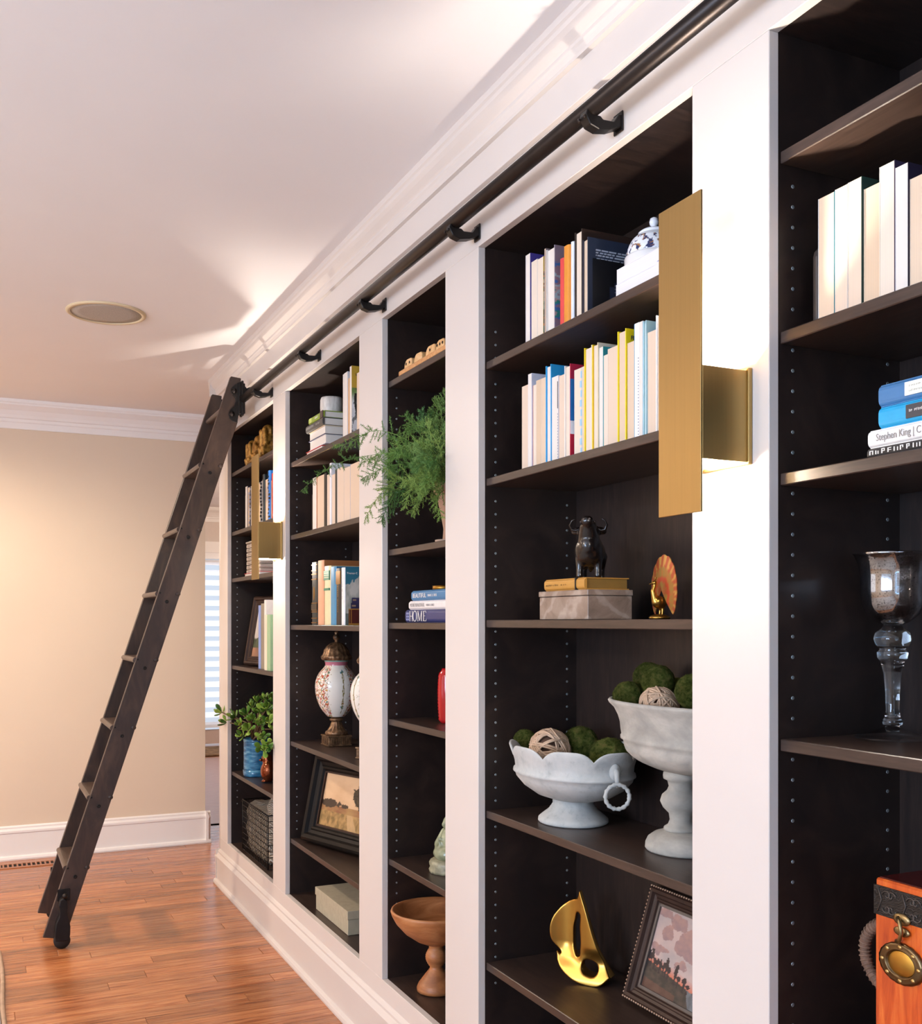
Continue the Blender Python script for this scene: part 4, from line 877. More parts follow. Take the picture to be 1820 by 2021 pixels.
if nrm.x > 0: nrm = -nrm
uv = Vector((-nrm.x * .22, -nrm.y * .22, 1))
frame('black moulded frame with a tawny field landscape, leaning', (o.x, o.y, SH[1][4] + .004), rv, uv, .46, .36, .075, .04, BLKF, pic_field, 120, 90, bead=None, inner=BRNF)
o = PZ(1240, 1971, SH[3][4])
frame('dark beaded frame with a pink cloudy sky painting, leaning', (o.x, o.y, SH[3][4] + .003), (0, -1, 0), (.33, 0, 1), .34, .26, .036, .022, BRNF, pic_sky, 150, 120, bead=plain('#a98a72', .4, .4, var=0), inner=plain('#5a5450', .3, var=.1))
o = Vector((1.225, 5.10, SH[0][3]))
frame('brown wooden frame with a pale hillside, leaning in the far bay', (o.x, o.y, o.z + .003), (.2, -1, 0), (.17, .03, 1), .30, .345, .045, .025, BRNF, pic_hill, 60, 60)

# jade plant -----------------------------------------------------------------
o = PZ(508, 1531, SH[0][4]); o.x = 1.245
GLZ = NT('blue_glaze'); v = GLZ.coords((6, 6, 22)); GLZ.base(GLZ.ramp(GLZ.noise(v, 3, 5), [(.3, '#1d3f5e'), (.5, '#2f6f96'), (.75, '#6ea6bd')])); GLZ = GLZ.set(.14)
jp = thing('jade_plant', 'glossy green jade plant in a ribbed blue glazed pot', 'plant', (o.x, o.y, SH[0][4]))
obj('saucer', MB().lathe([(0, 0), (.060, 0), (.064, .006), (.065, .034), (.062, .034), (.060, .03), (0, .028)], 40), GLZ, jp)
pf = [(0, .030), (.058, .030)]
for i in range(15): z = .036 + .0088 * i; pf += [(.0625, z), (.0605, z + .0044)]
pf += [(.0625, .172), (.0625, .184), (.057, .184), (.056, .165), (0, .165)]
obj('pot', MB().lathe(pf, 40), GLZ, jp)
obj('soil', MB().lathe([(0, .172), (.056, .168)], 24), plain('#2a1f18', .95, var=.4, bump=.5), jp)
stem = plain('#5a4a2c', .7, var=.2); leafm = NT('jade_leaf'); oi = leafm.n('ShaderNodeObjectInfo'); leafm.base(leafm.ramp(oi.outputs['Random'], [(0, '#2f5a20'), (.5, '#5f8a30'), (1, '#93b24a')])); leafm = leafm.set(.25, 0, .5, Subsurface_Weight=.05)
lm = MB(); prof = [(0, .0006), (.006, .002), (.018, .0065), (.030, .0105), (.038, .0095), (.044, .005), (.046, .0004)]; vs = []; fs = []
for x, w in prof:
    th = .0030 * min(1, w / .006); up = .010 * (x / .046) ** 2
    for k in range(8): t_ = 2 * PI * k / 8; vs.append((x, w * math.cos(t_), th * math.sin(t_) * (.7 if math.sin(t_) > 0 else 1) + up))
for i in range(len(prof) - 1):
    for k in range(8): fs.append((i * 8 + k, i * 8 + (k + 1) % 8, (i + 1) * 8 + (k + 1) % 8, (i + 1) * 8 + k))
lm.add(vs, fs, 0, True); lm = lm.mesh('leaf', leafm)
rng = random.Random(11)
def rosette(c, d, n, size, parent):
    d = Vector(d).normalized(); q = d.to_track_quat('Z', 'Y')
    for i in range(n):
        az = i * 2.39996 + rng.random() * .4; el = .25 + 1.0 * (i / n) + rng.uniform(-.1, .1)
        R3 = q.to_matrix().to_4x4() @ Matrix.Rotation(az, 4, 'Z') @ Matrix.Rotation(-el, 4, 'Y')
        s = size * rng.uniform(.75, 1.1); lf = link('leaf', lm, parent)
        lf.matrix_local = Matrix.Translation(Vector(c) - d * (.012 * (1 - i / n))) @ R3 @ Matrix.Scale(s, 4)
def jadepos(px, py, X): p = PX(px, py, X); return p - Vector((o.x, o.y, SH[0][4]))
tips = [(436, 1405, 1.13), (446, 1425, 1.15), (452, 1390, 1.20), (462, 1415, 1.16), (470, 1395, 1.22), (474, 1430, 1.15), (482, 1380, 1.25), (486, 1410, 1.16), (490, 1440, 1.15), (498, 1395, 1.22), (500, 1420, 1.17), (508, 1385, 1.28), (512, 1405, 1.20), (516, 1430, 1.15), (522, 1380, 1.25), (526, 1400, 1.18), (530, 1425, 1.16), (534, 1385, 1.25), (518, 1455, 1.14), (528, 1470, 1.13), (520, 1478, 1.12), (478, 1452, 1.17), (466, 1440, 1.2), (540, 1410, 1.22), (545, 1440, 1.2)]
for px, py, X in tips:
    c = jadepos(px, py, X); st_ = Vector((rng.uniform(-.02, .02), rng.uniform(-.02, .02), .17)); mid = (st_ + c) * .5 + Vector((0, 0, .03))
    pts = [st_, st_ * .5 + mid * .5 + Vector((0, 0, .008)), mid, mid * .4 + c * .6, c]
    obj('stem', MB().tube(pts, [.0045, .004, .0036, .003, .0025], 6), stem, jp)
    rosette(c, (c - mid) + Vector((-.03, -.02, .05)), 8, rng.uniform(.85, 1.15), jp)
    
# copper owl, wire basket ----------------------------------------------------
o = PZ(536, 1543, SH[0][4]); cop = plain('#8a4a2e', .14, .85, var=.25, scale=25)
ow = thing('copper_bird', 'small glossy copper bird figurine beside the blue pot', 'figurine', (1.245, o.y - .02, SH[0][4]))
mb = MB().ball((0, 0, .054), (.040, .044, .052), 18, 12).ball((-.005, .012, .108), (.026, .027, .026), 16, 10).cap((.03, -.01, .04), (.06, -.03, .05), .018, .008).ball((-.02, .0, .008), (.018, .02, .006), 10, 6)
ow_b = link('body', blob(mb, .004, cop, 'body', 4), ow)
obj('beak', MB().lathe([(0, 0), (.008, 0), (.005, .010), (0, .018)], 10, M=Matrix.Translation((-.028, .014, .106)) @ Matrix.Rotation(-PI / 2, 4, 'Y')), cop, ow)
for e in (-1, 1): obj('eye', MB().lathe([(0, .003), (.0035, .002), (.006, 0), (.008, .003), (.008, -.004)], 12, M=Matrix.Translation((-.024, .012 + e * .013, .114)) @ Matrix.Rotation(-PI / 2, 4, 'Y')), M['gold'], ow)
c = PZ(526.6, 1718.6, ZB); y0, y1 = c.y, 5.04; x0, x1 = 1.19, 1.40; hB = .245
wk = thing('wire_basket', 'black wire grid basket holding a cream knit blanket', 'basket', (x0, (y0 + y1) / 2, ZB))
wr = plain('#1b1715', .5, .5, var=.1); hy = (y1 - y0) / 2
def wires(pts_list, r): 
    mb = MB()
    for p, q in pts_list: mb.tube([p, q], r, 6)
    return mb
dpt = x1 - x0; NV, NH = 17, 9
front = [((0, -hy + 2 * hy * i / NV, .003), (0, -hy + 2 * hy * i / NV, hB)) for i in range(NV + 1)] + [((0, -hy, .003 + (hB - .003) * j / NH), (0, hy, .003 + (hB - .003) * j / NH)) for j in range(NH)]
for nm, off in (('front_grid', 0), ('rear_grid', dpt)): obj(nm, wires(front, .0018).xf(Matrix.Translation((off, 0, 0))), wr, wk, kind='stuff')
side = [((dpt * i / 8, 0, .003), (dpt * i / 8, 0, hB)) for i in range(9)] + [((0, 0, .003 + (hB - .003) * j / NH), (dpt, 0, .003 + (hB - .003) * j / NH)) for j in range(NH)]
for nm, off in (('side_grid', -hy), ('side_grid', hy)): obj(nm, wires(side, .0018).xf(Matrix.Translation((0, off, 0))), wr, wk, kind='stuff')
obj('bottom_grid', wires([((dpt * i / 6, -hy, .002), (dpt * i / 6, hy, .002)) for i in range(7)], .0016), wr, wk, kind='stuff')
obj('rim_wire', MB().tube([(0, -hy, hB), (0, hy, hB), (dpt, hy, hB), (dpt, -hy, hB)], .0034, 8, closed=True), wr, wk)
for y_, x_ in ((-hy, 0), (hy, 0), (-hy, dpt), (hy, dpt)): obj('corner_wire', MB().tube([(x_, y_, 0.003), (x_, y_, hB)], .003, 8), wr, wk)
for i in range(NV): obj('wire_end', MB().tube([(0, -hy + 2 * hy * (i + .5) / NV, hB), (-.012, -hy + 2 * hy * (i + .5) / NV, hB - .006)], .0014, 5), wr, wk)
kn = NT('cable_knit'); v = kn.coords((1, 1, 1)); wv = kn.n('ShaderNodeTexWave', bands_direction='DIAGONAL'); wv.inputs['Scale'].default_value = 45; wv.inputs['Distortion'].default_value = 3.0; wv.inputs['Detail'].default_value = 2; kn.l(v, wv.inputs['Vector']); kn.base(kn.ramp(wv.outputs['Fac'], [(.25, '#a89a86'), (.7, '#ddd2c1')])); kn.bump(wv.outputs['Fac'], 1.0, .008); kn = kn.set(.95, 0, .1)
mb = MB()
mb.ball((dpt / 2, 0, .125), (dpt / 2 - .008, hy - .012, .120), 40, 24, fn=lambda d: min(1.5, 1 / max(abs(d.x), abs(d.y), abs(d.z)) ** .85) * (1 + .09 * fbm(d.x * 4, d.y * 5, d.z * 5)))
mb.v = [(min(max(x, .006), dpt - .006), min(max(y, -hy + .006), hy - .006), max(z, .006)) for x, y, z in mb.v]
bl = thing('knit_blanket', 'cream cable-knit blanket folded inside the wire basket', 'blanket', (x0, (y0 + y1) / 2, ZB))
obj('fold', mb, kn, bl)
mb = MB().tube([(dpt * .25, -hy * .75, .2), (dpt * .3, -hy * .6, .262), (dpt * .45, -hy * .4, .282), (dpt * .6, -.1 * hy, .27), (dpt * .6, hy * .2, .235)], [.03, .042, .045, .042, .03], 14)
obj('fold', mb, kn, bl)

# ================================================================== bay 2: painted urns, box
URNZ = SH[1][3]
def urn_paint(c):
    t = math.atan2(c.y, c.x); z = c.z
    base = lin('#e4e0d6')
    if z > .322: return lin('#7fa79a') if z > .336 else lin('#b56a7a')
    u = t * .085; n_ = fbm(u * 40, z * 40, 3)
    w_ = math.cos(3 * (t + 1.75)); dense = w_ < -.05
    s = math.sin(u * 130 + 3.0 * math.sin(z * 75) + 2.5 * n_)
    if dense:
        if abs(s) < .20: return lin('#8a6a34')
        q = fbm(u * 95, z * 80, 11)
        if q > .26: return lin('#a8452f')
        if q < -.40: return lin('#3f6f6a')
        q2 = fbm(u * 105, z * 95, 21)
        if q2 > .34: return lin('#c79a44')
        if q2 < -.46: return lin('#b3606a')
        return mixc(base, lin('#e8cfc0'), .35)
    if abs(s) < .06 and w_ < .35: return lin('#8f7a48')
    d_ = abs((3 * (t + 1.55) + PI) % (2 * PI) - PI)
    if d_ < .16 and .13 < z < .30 and abs(d_ - .05 - .05 * math.sin(z * 120)) < .055: return lin('#7d7038')
    if d_ < .35 and (.29 < z < .305 or .150 < z < .162) and fbm(u * 120, z * 120, 4) > .0: return lin('#3f7a80')
    if d_ < .20 and .168 < z < .182 and fbm(u * 120, z * 120, 7) > -.05: return lin('#a3563a')
    return base
BRZ = NT('antique_bronze'); v = BRZ.coords(); n1 = BRZ.noise(v, 70, 5, .6); BRZ.base(BRZ.ramp(n1, [(.3, '#3a2a1e'), (.55, '#7d5f44'), (.8, '#b0906a')])); BRZ.bump(n1, .5, .003); BRZ = BRZ.set(.4, .6)
un = thing('painted_urn', 'white urn painted with red and gold scrolls on a bronze pedestal, fully visible', 'urn', (1.295, PX(664, 0, 1.295).y, URNZ), 'painted porcelain urns')
obj('plinth', MB().box(-.047, .047, -.047, .047, 0, .036).box(-.050, .050, -.050, .050, .036, .042).box(-.050, .050, -.050, .050, 0, .006), BRZ, un, .0015)
fl = MB()
for e in range(9):
    for ax in (0, 1):
        for sg in (-1, 1):
            a_ = -.036 + .009 * e
            if ax == 0: fl.box(min(sg * .047, sg * .050), max(sg * .047, sg * .050), a_ - .003, a_ + .003, .009, .033)
            else: fl.box(a_ - .003, a_ + .003, min(sg * .047, sg * .050), max(sg * .047, sg * .050), .009, .033)
obj('plinth_fluting', fl, BRZ, un, kind='stuff')
obj('pedestal', MB().lathe([(.044, .042), (.046, .050), (.042, .056), (.036, .060), (.026, .076), (.020, .092), (.0195, .097), (.027, .100), (.028, .106), (.021, .110), (.020, .113)], 48, fn=lambda r, z, t, k: r * (1 + (.05 * math.cos(14 * t) if .055 < z < .095 else 0))), BRZ, un)
obj('leaf_collar', MB().lathe([(.020, .113), (.030, .118), (.045, .130), (.058, .143), (.0605, .147)], 64, fn=lambda r, z, t, k: (r * (1 + .03 * abs(math.cos(9 * t))), z + (.008 * abs(math.cos(9 * t)) if k >= 3 else 0))), BRZ, un)
prof = []
bp_ = [(.036, .116), (.058, .142), (.072, .168), (.081, .196), (.085, .222), (.085, .246), (.080, .270), (.069, .292), (.055, .308), (.047, .318), (.045, .326), (.047, .336), (.051, .343)]
for i in range(len(bp_) - 1):
    for k in range(9):
        t_ = k / 9; p0 = bp_[max(0, i - 1)]; p1 = bp_[i]; p2 = bp_[i + 1]; p3 = bp_[min(len(bp_) - 1, i + 2)]
        f = lambda a, b, c, d: .5 * (2 * b + (c - a) * t_ + (2 * a - 5 * b + 4 * c - d) * t_ ** 2 + (3 * b - a - 3 * c + d) * t_ ** 3)
        prof.append((f(p0[0], p1[0], p2[0], p3[0]), f(p0[1], p1[1], p2[1], p3[1])))
prof.append(bp_[-1])
obj('body', MB().lathe(prof, 220), vprint('painted_porcelain', .12), un, cols=urn_paint)
obj('lid', MB().lathe([(.055, .342), (.060, .348), (.062, .356), (.058, .362), (.054, .366), (.050, .382), (.040, .398), (.026, .409), (.012, .414), (0, .415)], 64, fn=lambda r, z, t, k: r * (1 + .025 * math.cos(18 * t))), BRZ, un)
obj('finial', MB().lathe([(0, .412), (.008, .414), (.006, .420), (.012, .428), (.014, .435), (.011, .442), (.005, .447), (.008, .452), (.006, .458), (0, .460)], 20), BRZ, un)
un.scale = (.985, .985, .985)
u2 = copy_tree(un); u2.location.y = PX(738, 0, 1.295).y; u2['label'] = 'second painted urn, mostly hidden behind the white stile'; u2.rotation_euler.z = .7
o = PZ(686, 1848, ZB); lf = PZ(621, 1794, ZB)
gb = thing('storage_box', 'plain sage-beige lidded box on the bottom shelf', 'box', (o.x, (o.y + lf.y) / 2, ZB)); hw = (lf.y - o.y) / 2
bm_ = plain('#a99e86', .8, var=.08, scale=50, bump=.15)
obj('box', MB().box(.003, .225, -hw + .003, hw - .003, 0, .075), bm_, gb, .001); obj('lid', MB().box(0, .228, -hw, hw, .056, .087), bm_, gb, .0015)

# ================================================================== bay 3 objects
ty = thing('wooden_toy', 'low wooden peg toy with rounded blocks on the highest narrow shelf', 'toy', (1.177, PX(786, 0, 1.177).y, SH[2][0]))
wt = wood('beech', '#b0703c', '#c98f57', '#dcaa75', (4, 18, 18), .45); wt2 = wood('oak_block', '#b98550', '#d6a86f', '#e6c090', (20, 6, 10), .5)
obj('board', MB().box(0, .09, -.36, 0, 0, .017), wt, ty, .005, 3)
yb0 = PX(786, 0, 1.177).y
for pa, pb, nh in ((797.8, 813.2, 2), (816.8, 833.2, 0), (839.8, 859.2, 1), (859.9, 877.5, 3), (882, 899, 2)):
    ya_, yb_ = PX(pa, 0, 1.183).y - yb0, PX(pb, 0, 1.183).y - yb0; w_ = ya_ - yb_; r_ = min(.024, w_ * .42)
    pts = [(yb_ + .003, .017), (ya_, .017), (ya_, .020)] + [(ya_ - r_ + r_ * math.cos(t_), .042 - r_ + r_ * math.sin(t_)) for t_ in (.2, .5, .8, 1.1, 1.35, 1.57)] + [(yb_ + .012, .041), (yb_ + .005, .038), (yb_ + .003, .034)]
    bkq = obj('block', MB().prism(pts, 'x', .006, .075), wt2, ty, .002, 2)
    for e in range(nh):
        obj('hole_shade', MB().lathe([(0, 0), (.0042, 0), (.0042, .0008), (0, .0008)], 12, M=Matrix.Translation((.0058, ya_ - w_ * (e + .6) / (nh + .3), .029)) @ Matrix.Rotation(-PI / 2, 4, 'Y')), plain('#2a1a10', .9, var=0), bkq)  # dark disc colours in the shade inside a hole
# fern in a tapered pot
FX = 1.262; o = PX(890, 0, FX)
fe = thing('asparagus_fern', 'feathery green asparagus fern spilling from a tapered clay pot', 'plant', (FX, o.y, SH[2][1]))
obj('saucer', MB().lathe([(0, 0), (.040, 0), (.046, .006), (.047, .013), (.043, .013), (.040, .008), (0, .007)], 36), plain('#b59a86', .8, var=.1, bump=.2), fe)
obj('pot', MB().lathe([(0, .007), (.026, .007), (.024, .02), (.022, .045), (.030, .09), (.042, .140), (.046, .150), (.051, .152), (.052, .176), (.047, .178), (.044, .160), (0, .155)], 36), plain('#b0886e', .85, var=.15, scale=20, bump=.25), fe)
FG = NT('fern_green'); oi = FG.n('ShaderNodeObjectInfo'); FG.base(FG.ramp(oi.outputs['Random'], [(0, '#43672f'), (.45, '#66893f'), (.75, '#829a4a'), (1, '#56804c')])); FG = FG.set(.6, 0, .3)
rng = random.Random(21)
def frond(pts, wid, nb):
    P = [Vector(p) for p in pts]
    def at(t):
        s = t * (len(P) - 1); i = min(int(s), len(P) - 2); f_ = s - i
        p0, p1, p2, p3 = P[max(0, i - 1)], P[i], P[i + 1], P[min(len(P) - 1, i + 2)]
        return .5 * ((2 * p1) + (p2 - p0) * f_ + (2 * p0 - 5 * p1 + 4 * p2 - p3) * f_ * f_ + (3 * p1 - p0 - 3 * p2 + p3) * f_ ** 3)
    mb = MB(); mb.tube([at(i / 16) for i in range(17)], [.0014 * (1 - .7 * i / 16) for i in range(17)], 4)
    L = sum((P[i + 1] - P[i]).length for i in range(len(P) - 1))
    for b_ in range(nb):
        t_ = .16 + .84 * (b_ + rng.random() * .6) / nb; t_ = min(t_, .995)
        p = at(t_); d = (at(min(1, t_ + .02)) - at(t_ - .02)).normalized()
        sd = d.cross(Vector((rng.uniform(-1, 1), rng.uniform(-1, 1), rng.uniform(-.4, 1)))).normalized()
        bl_ = wid * (1.05 - .75 * t_) * rng.uniform(.7, 1.15); bd = (sd * .8 + d * .75 + Vector((0, 0, -.12))).normalized()
        q = p + bd * bl_
        mb.tube([p, q], [.0007, .0004], 3)
        nn = max(5, int(bl_ / .0036))
        for k in range(nn):
            s = (k + .5) / nn; c_ = p + (q - p) * s
            for e in range(3):
                w_ = Vector((rng.gauss(0, 1), rng.gauss(0, 1), rng.gauss(0, 1))).normalized()
                nd = (w_ + bd * .9).normalized(); ln = rng.uniform(.007, .014) * (1.1 - .5 * s); x_ = nd.cross(Vector((rng.random(), rng.random(), rng.random()))).normalized() * .00075
                mb.add([c_ - x_, c_ + x_, c_ + nd * ln], [(0, 1, 2)])
    return obj('frond', mb, FG, fe, recalc=False)
root = Vector((0, 0, .165))
def fp(px, py, X): return PX(px, py, X) - Vector((FX, o.y, SH[2][1]))
FR = [((800, 900, 1.13), (700, 905, 1.06), (640, 930, 1.03), (594, 970, 1.00)), ((820, 880, 1.14), (745, 850, 1.08), (700, 870, 1.04), (662, 885, 1.02)), ((810, 905, 1.12), (760, 895, 1.06), (715, 912, 1.04)), ((800, 920, 1.12), (755, 925, 1.07), (715, 945, 1.03)),
      ((800, 950, 1.12), (760, 965, 1.06), (722, 1020, 1.03)), ((810, 965, 1.12), (775, 985, 1.07), (752, 1030, 1.05)), ((815, 890, 1.2), (790, 870, 1.2), (770, 860, 1.18)), ((830, 860, 1.2), (812, 835, 1.2), (800, 820, 1.2)), ((840, 850, 1.22), (835, 825, 1.22), (836, 812, 1.2)), ((850, 860, 1.2), (822, 840, 1.17), (803, 848, 1.14)),
      ((862, 850, 1.25), (862, 815, 1.25), (868, 790, 1.25)), ((872, 830, 1.25), (878, 800, 1.25), (884, 775, 1.25)), ((845, 900, 1.15), (815, 905, 1.12), (785, 895, 1.10)), ((850, 925, 1.15), (820, 945, 1.10), (795, 950, 1.08)), ((840, 930, 1.16), (815, 960, 1.1), (800, 1000, 1.08)), ((850, 960, 1.16), (830, 985, 1.12), (812, 1010, 1.1)),
      ((868, 975, 1.18), (862, 990, 1.15), (868, 1022, 1.14)), ((860, 900, 1.15), (840, 880, 1.12), (820, 870, 1.12)), ((870, 890, 1.15), (850, 855, 1.14), (842, 835, 1.14)), ((880, 890, 1.18), (872, 850, 1.18), (862, 830, 1.16)), ((865, 915, 1.14), (840, 915, 1.1), (812, 925, 1.08)), ((870, 930, 1.15), (850, 940, 1.12), (835, 965, 1.1)),
      ((890, 880, 1.2), (900, 840, 1.22), (905, 810, 1.22)), ((830, 915, 1.18), (790, 930, 1.15), (768, 945, 1.12)), ((850, 880, 1.2), (800, 880, 1.15), (772, 890, 1.12)), ((868, 880, 1.2), (855, 845, 1.22), (850, 810, 1.2)), ((845, 905, 1.13), (830, 895, 1.1), (810, 885, 1.09)), ((860, 940, 1.14), (842, 955, 1.1), (825, 975, 1.09)), ((910, 890, 1.22), (925, 860, 1.25), (935, 850, 1.25))]
for i, ps in enumerate(FR):
    long_ = i < 6
    frond([root + Vector((rng.uniform(-.02, .02), rng.uniform(-.02, .02), 0))] + [fp(*p) for p in ps], .075 if long_ else .06, 44 if long_ else 34)
RDV = plain('#b3171c', .1, var=.15, scale=10)
o = PZ(886, 1424, SH[2][3]); rvz = thing('red_vase', 'glossy ribbed red glass vase in the narrow bay', 'vase', (1.285, PX(887, 0, 1.285).y, SH[2][3]))
pf = [(0, 0), (.026, 0), (.030, .006)]
for i in range(14): z = .012 + .0098 * i; r_ = .0335 + .003 * math.sin(PI * i / 14); pf += [(r_, z), (r_ - .0018, z + .0049)]
pf += [(.031, .150), (.024, .158), (.022, .164), (.019, .164), (.020, .150), (0, .145)]
obj('body', MB().lathe(pf, 40), RDV, rvz)
CEL = NT('celadon'); v = CEL.coords(); CEL.base(CEL.ramp(CEL.noise(v, 30, 5), [(.3, '#6d7358'), (.55, '#94997a'), (.8, '#b3b596')])); CEL = CEL.set(.2)
fg = thing('ceramic_figurine', 'pale green glazed seated figurine on a lotus base', 'figurine', (1.275, PX(888, 0, 1.275).y, SH[2][4]))
mb = MB().lathe([(0, 0), (.060, 0), (.062, .008), (.058, .016), (.062, .026), (.056, .036), (0, .04)], 40, fn=lambda r, z, t, k: r * (1 + .03 * math.cos(16 * t + (PI if k > 3 else 0))))
obj('lotus_base', mb, plain('#9a9478', .4, var=.35, scale=60), fg)
mb = MB().ball((0, 0, .055), (.050, .054, .028), 18, 10).ball((.004, 0, .092), (.032, .038, .042), 18, 12).ball((0, 0, .142), (.022, .021, .026), 16, 12).ball((0, 0, .168), (.012, .012, .012), 12, 8).cap((0, .034, .112), (-.020, .044, .075), .013, .011).cap((-.020, .044, .075), (-.034, .008, .066), .011, .009).cap((0, -.034, .112), (-.020, -.044, .075), .013, .011).cap((-.020, -.044, .075), (-.034, -.008, .066), .011, .009)
for i in range(5): mb.tube([(-.03, -.04 + .012 * i, .05 + .01 * i), (-.036, 0, .052 + .012 * i), (-.03, .04 - .012 * i, .05 + .012 * i)], .004, 6)
for e in (-1, 1): mb.ball((-.003, e * .022, .138), (.005, .004, .011), 8, 6)
mb.ball((-.021, 0, .140), (.006, .005, .008), 8, 6)
link('body', blob(mb, .0035, CEL, 'body', 3), fg)
wbw = thing('pedestal_bowl', 'turned wooden bowl on a tall pedestal foot', 'bowl', (1.262, PX(861, 0, 1.262).y, ZB))
WD = wood('turned_wood', '#7d4a28', '#a8693c', '#c58a58', (2, 2, 9), .45, bump=.03)
pf = [(0, 0), (.050, 0), (.058, .004), (.059, .012), (.056, .020)]
for i in range(9): z = .024 + .0055 * i; r_ = .054 - .0042 * i; pf += [(r_, z), (r_ - .0012, z + .0027)]
for i in range(10): z = .074 + .006 * i; r_ = .018 + .014 * math.sin(PI * i / 10); pf += [(r_ + .001, z), (r_ - .0006, z + .003)]
pf += [(.022, .138), (.030, .146)]
obj('pedestal', MB().lathe(pf, 48), WD, wbw)
obj('bowl', MB().lathe([(.0, .140), (.030, .143), (.060, .156), (.095, .180), (.122, .210), (.134, .232), (.138, .244), (.136, .250), (.131, .250), (.126, .243), (.112, .224), (.085, .200), (.05, .184), (0, .178)], 64), WD, wbw)
# ================================================================== bay 4 objects
MB_ = NT('marble'); v = MB_.coords((3, 3, 3)); n1 = MB_.noise(v, 2.2, 8, .62, 3.2); wv = MB_.n('ShaderNodeTexWave', bands_direction='DIAGONAL'); wv.inputs['Scale'].default_value = 2.4; wv.inputs['Distortion'].default_value = 9; wv.inputs['Detail'].default_value = 4; MB_.l(v, wv.inputs['Vector'])
ca = MB_.ramp(n1, [(.3, '#75604f'), (.52, '#937c6b'), (.75, '#ad9987')]); cb = MB_.ramp(wv.outputs['Fac'], [(.05, '#d6cac0'), (.22, '#8a7a72'), (.9, '#6f625c')])
mx = MB_.n('ShaderNodeMix', data_type='RGBA'); mx.inputs[0].default_value = .22; MB_.l(ca, mx.inputs[6]); MB_.l(cb, mx.inputs[7]); MB_.base(mx.outputs[2]); MB_ = MB_.set(.3)
Z3 = SH[3][2]; xf = 1.225; y0 = PX(1160, 0, xf).y; y1 = PX(1063, 0, xf).y; dx = PY(1250, 0, y0).x - xf
mbx = thing('marble_box', 'grey-brown veined marble box with a lid', 'box', (xf, (y0 + y1) / 2, Z3)); hw = (y1 - y0) / 2
obj('box', MB().box(.002, dx - .002, -hw + .002, hw - .002, 0, .0525), MB_, mbx, .001); obj('lid', MB().box(0, dx, -hw, hw, .0535, .0665), MB_, mbx, .0015)
zb = Z3 + .067; xb = 1.232; ya = PX(1078, 0, xb).y; yb2 = PX(1157, 0, xb).y
ochre = plain('#c08a3c', .5, var=.08)
bk_ = book('ochre hardback lying on the marble box under the bull', (xb, ya, zb), .027, ya - yb2, .115, ochre, ochre, ochre, rot=(PI / 2, 0, 0), out=False, pagemat=plain('#8f6a2e', .6, var=.15))
obj('black_band', MB().box(-.0072, .02, -.0003, .0273, (ya - yb2) * .79, (ya - yb2) * .79 + .0035), M['black'], bk_)
scribble(bk_, (-.0070, .011, .012), (0, 0, 1), (0, 1, 0), .09, .004, plain('#5a3c18', .5, var=0), 31, .004)
# bull: faces the room
bl_m = plain('#17110f', .22, var=.2, scale=30, spec=.6)
bull = thing('bull_figurine', 'glossy black bull figurine with raised head on an ochre book', 'figurine', (1.272, PX(1163, 0, 1.272).y, zb + .0273), rot=(0, 0, .92))
mb = MB()                                   # local: faces -x
mb.ball((.040, 0, .062), (.062, .034, .034), 22, 14).ball((-.004, 0, .064), (.036, .034, .038), 20, 14).ball((.080, 0, .062), (.030, .032, .036), 18, 12)
mb.cap((-.010, 0, .080), (-.030, 0, .112), .028, .021).ball((-.028, 0, .074), (.018, .020, .026), 16, 10)
mb.cap((-.024, 0, .114), (-.046, 0, .124), .0185, .0135).ball((-.052, 0, .127), (.010, .0145, .012), 14, 10).ball((-.024, 0, .120), (.017, .019, .012), 14, 10)
for e in (-1, 1):
    mb.cap((-.004, e * .019, .052), (-.008, e * .021, .022), .0145, .0085).cap((-.008, e * .021, .022), (-.009, e * .021, .005), .008, .009)
    mb.cap((.078, e * .019, .052), (.088, e * .021, .026), .018, .009).cap((.088, e * .021, .026), (.082, e * .021, .005), .0085, .009)
    mb.cap((-.016, e * .014, .112), (-.010, e * .028, .108), .006, .009).ball((-.008, e * .031, .106), (.006, .011, .008), 12, 8)
mb.cap((.106, 0, .08), (.112, .006, .035), .005, .004).ball((.112, .006, .028), (.006, .006, .010), 10, 8).ball((.05, 0, .03), (.012, .008, .012), 10, 8)
link('body', blob(mb, .0028, bl_m, 'body', 5), bull)
for e in (-1, 1):
    obj('horn', MB().tube([(-.018, e * .014, .116), (-.016, e * .028, .108), (-.017, e * .038, .110), (-.020, e * .042, .120), (-.023, e * .037, .130), (-.026, e * .030, .134)], [.0045, .004, .0034, .0028, .002, .0008], 10), bl_m, bull)
    obj('nostril', MB().ball((-.0612, e * .006, .130), (.0016, .0028, .0024), 10, 8), plain('#4a3f3a', .3, var=0), bull)
    obj('eye', MB().ball((-.036, e * .0155, .126), .003, 10, 8), plain('#3a2f2a', .1, var=0), bull)
